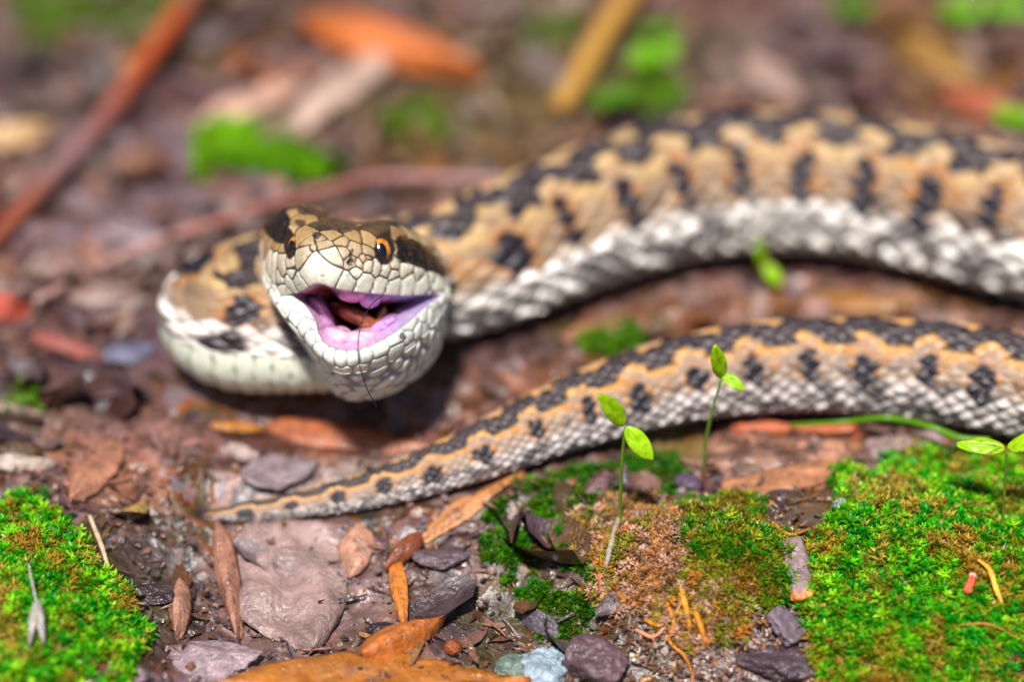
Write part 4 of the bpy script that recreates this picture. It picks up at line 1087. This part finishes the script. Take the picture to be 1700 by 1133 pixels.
# pale forked husk standing in the left moss
hk = empty('seed_wing', G1(65, 1090, .1))
tag(hk, 'whitish forked seed wing standing in the left moss cushion', 'seed')
for (x0, y0, x1, y1) in ((65, 1030, 52, 1100), (66, 1030, 76, 1098)):
    leaf('wing', G1(x0, y0, .22), G1(x1, y1, .18), .07, (196, 188, 176), None, curl=-.3, bend=.05, rib=False, seed=x1, parent=hk)
hang(tube('stalk', [G1(65, 1035, .22), G1(58, 1010, .3), G1(54, 992, .36)], [.012, .009, .006], (180, 170, 160), M_litter, 6), hk)

# seedlings
def seedling(px, py, stem, leaves, label, r=.014, stemcol=((120, 150, 60), (110, 160, 30)), group='green seedlings on the forest floor', cat='seedling', leafcol=(186, 236, 16)):
    """stem: (px, py, height above ground); leaves: (px0,py0,px1,py1, width, depth change, roll)"""
    base = G1(px, py, 0)
    root = empty('seedling', base)
    tag(root, label, cat, group)
    y0 = base[1]
    pts = [base - np.array([0, 0, .03])]
    def on_wall(x_, y_, dy):            # a point of the sight line standing over the stem's foot
        rr_ = ray(x_, y_); t_ = (y0 + dy - CAM[1]) / rr_[1]
        return CAM + rr_ * t_
    for (x_, y_, dy) in stem: pts.append(on_wall(x_, y_, dy))
    hang(tube('stem', pts, np.linspace(r * 1.15, r * .8, len(pts)), stemcol, M_plant, 8), root)
    for i, (xa, ya, xb, yb, wd_, dy, ro) in enumerate(leaves):
        a = on_wall(xa, ya, stem[-1][2]); b = on_wall(xb, yb, stem[-1][2] + dy)
        leaf('leaf', a, b, wd_, leafcol, None, curl=-.10, bend=.04, roll=ro * .35, seed=60 + i + int(px), parent=root, mat=M_plant, rib=False, jag=.02, shape=(.85, .62), colr2=tuple(v * .85 for v in leafcol), thick=.012, face=(.15, -.62, .78))
    return root
seedling(1030, 880, [(1030, 830, .0), (1033, 760, -.02), (1038, 712, -.04)], [(1037, 704, 996, 656, .155, -.12, -.55), (1040, 710, 1083, 764, .165, -.12, .75)], 'tall two leaved seedling standing in front of the snake tail', r=.016)
seedling(1166, 790, [(1172, 730, .0), (1186, 670, .0), (1198, 628, .02)], [(1198, 628, 1187, 574, .13, -.10, -1.1), (1200, 622, 1236, 648, .10, -.1, .5)], 'seedling with two leaves in front of the snake flank', r=.013)
seedling(1664, 880, [(1667, 830, .0), (1670, 780, .0), (1671, 752, .0)], [(1668, 745, 1588, 738, .15, .08, .45), (1673, 745, 1745, 722, .15, -.05, -.5)], 'seedling with spread leaves at the right edge above the moss', r=.012)
seedling(1275, 480, [(1273, 462, .0), (1268, 442, .0)], [(1268, 442, 1256, 396, .10, -.04, -.9), (1270, 440, 1296, 472, .13, -.10, .6)], 'small seedling between the two lengths of snake', r=.014)
# drooping root end of the tall seedling
stick('root', [(1032, 850, .03), (1022, 880, .06), (1012, 920, .07), (1002, 955, .05), (990, 985, .03)], [.016, .024, .028, .02, .008], [(170, 160, 110), (170, 156, 140), (168, 150, 140), (110, 100, 100), (90, 80, 80)],
      'grey withered root running down from the tall seedling', 'root', n=8, rough=.2, seed=77)
stick('trailing_stem', [(1310, 708, .10), (1390, 704, .22), (1470, 697, .30), (1540, 712, .28), (1590, 732, .24), (1640, 734, .2)], [.014, .022, .028, .03, .034, .022], (104, 160, 14),
      'green trailing stem lying along the lower edge of the snake', 'plant stem', n=8, rough=.05, mat=M_plant, seed=78)
FAR = [
    (1085, 125, 1045, 95, 1128, 78, .26, 'bright oval green leaf pair behind the snake back'),
    (1095, 75, 1060, 50, 1130, 42, .2, 'dim green leaf pair above the bright oval one'),
    (1010, 178, 972, 165, 1055, 148, .24, 'dull green leaf pair left of the bright oval one'),
    (1600, 40, 1565, 10, 1632, 14, .28, 'lime green leaf pair at the top right corner'),
    (1672, 40, 1640, 6, 1715, 10, .26, 'grass green leaf pair in the top right corner by the edge'),
    (1412, 30, 1378, 6, 1450, 8, .24, 'dark green leaf pair cut by the top edge'),
    (1690, 215, 1652, 188, 1730, 192, .22, 'yellow green leaf pair at the right edge behind the snake'),
]
for (px, py, xa, ya, xb, yb, wd_, lb) in FAR:
    xm, ym = (xa + xb) / 2, (ya + yb) / 2 + 3
    dim = 'dim' in lb or 'dull' in lb or 'dark' in lb
    seedling(px, py + 12, [(px, (py + ym) / 2, 0), (xm, ym, 0)], [(xm, ym, xa, ya, wd_, -.1, .5), (xm, ym, xb, yb, wd_, -.1, -.5)], lb, r=.022, leafcol=(100, 160, 18) if dim else (140, 214, 10))

# the hair across the open mouth
hp = [zpt(*p) for p in ((702, 538, .16), (650, 580, .3), (612, 640, .38), (588, 710, .42), (580, 790, .44), (584, 870, .44), (604, 945, .36), (632, 1020, .26), (655, 1060, .2), (672, 1092, .16))]
tag(tube('hair', hp, [.0045] * len(hp), (34, 26, 24), M_wood, 6), 'thin dark hair hanging from the open mouth over the chin', 'hair')
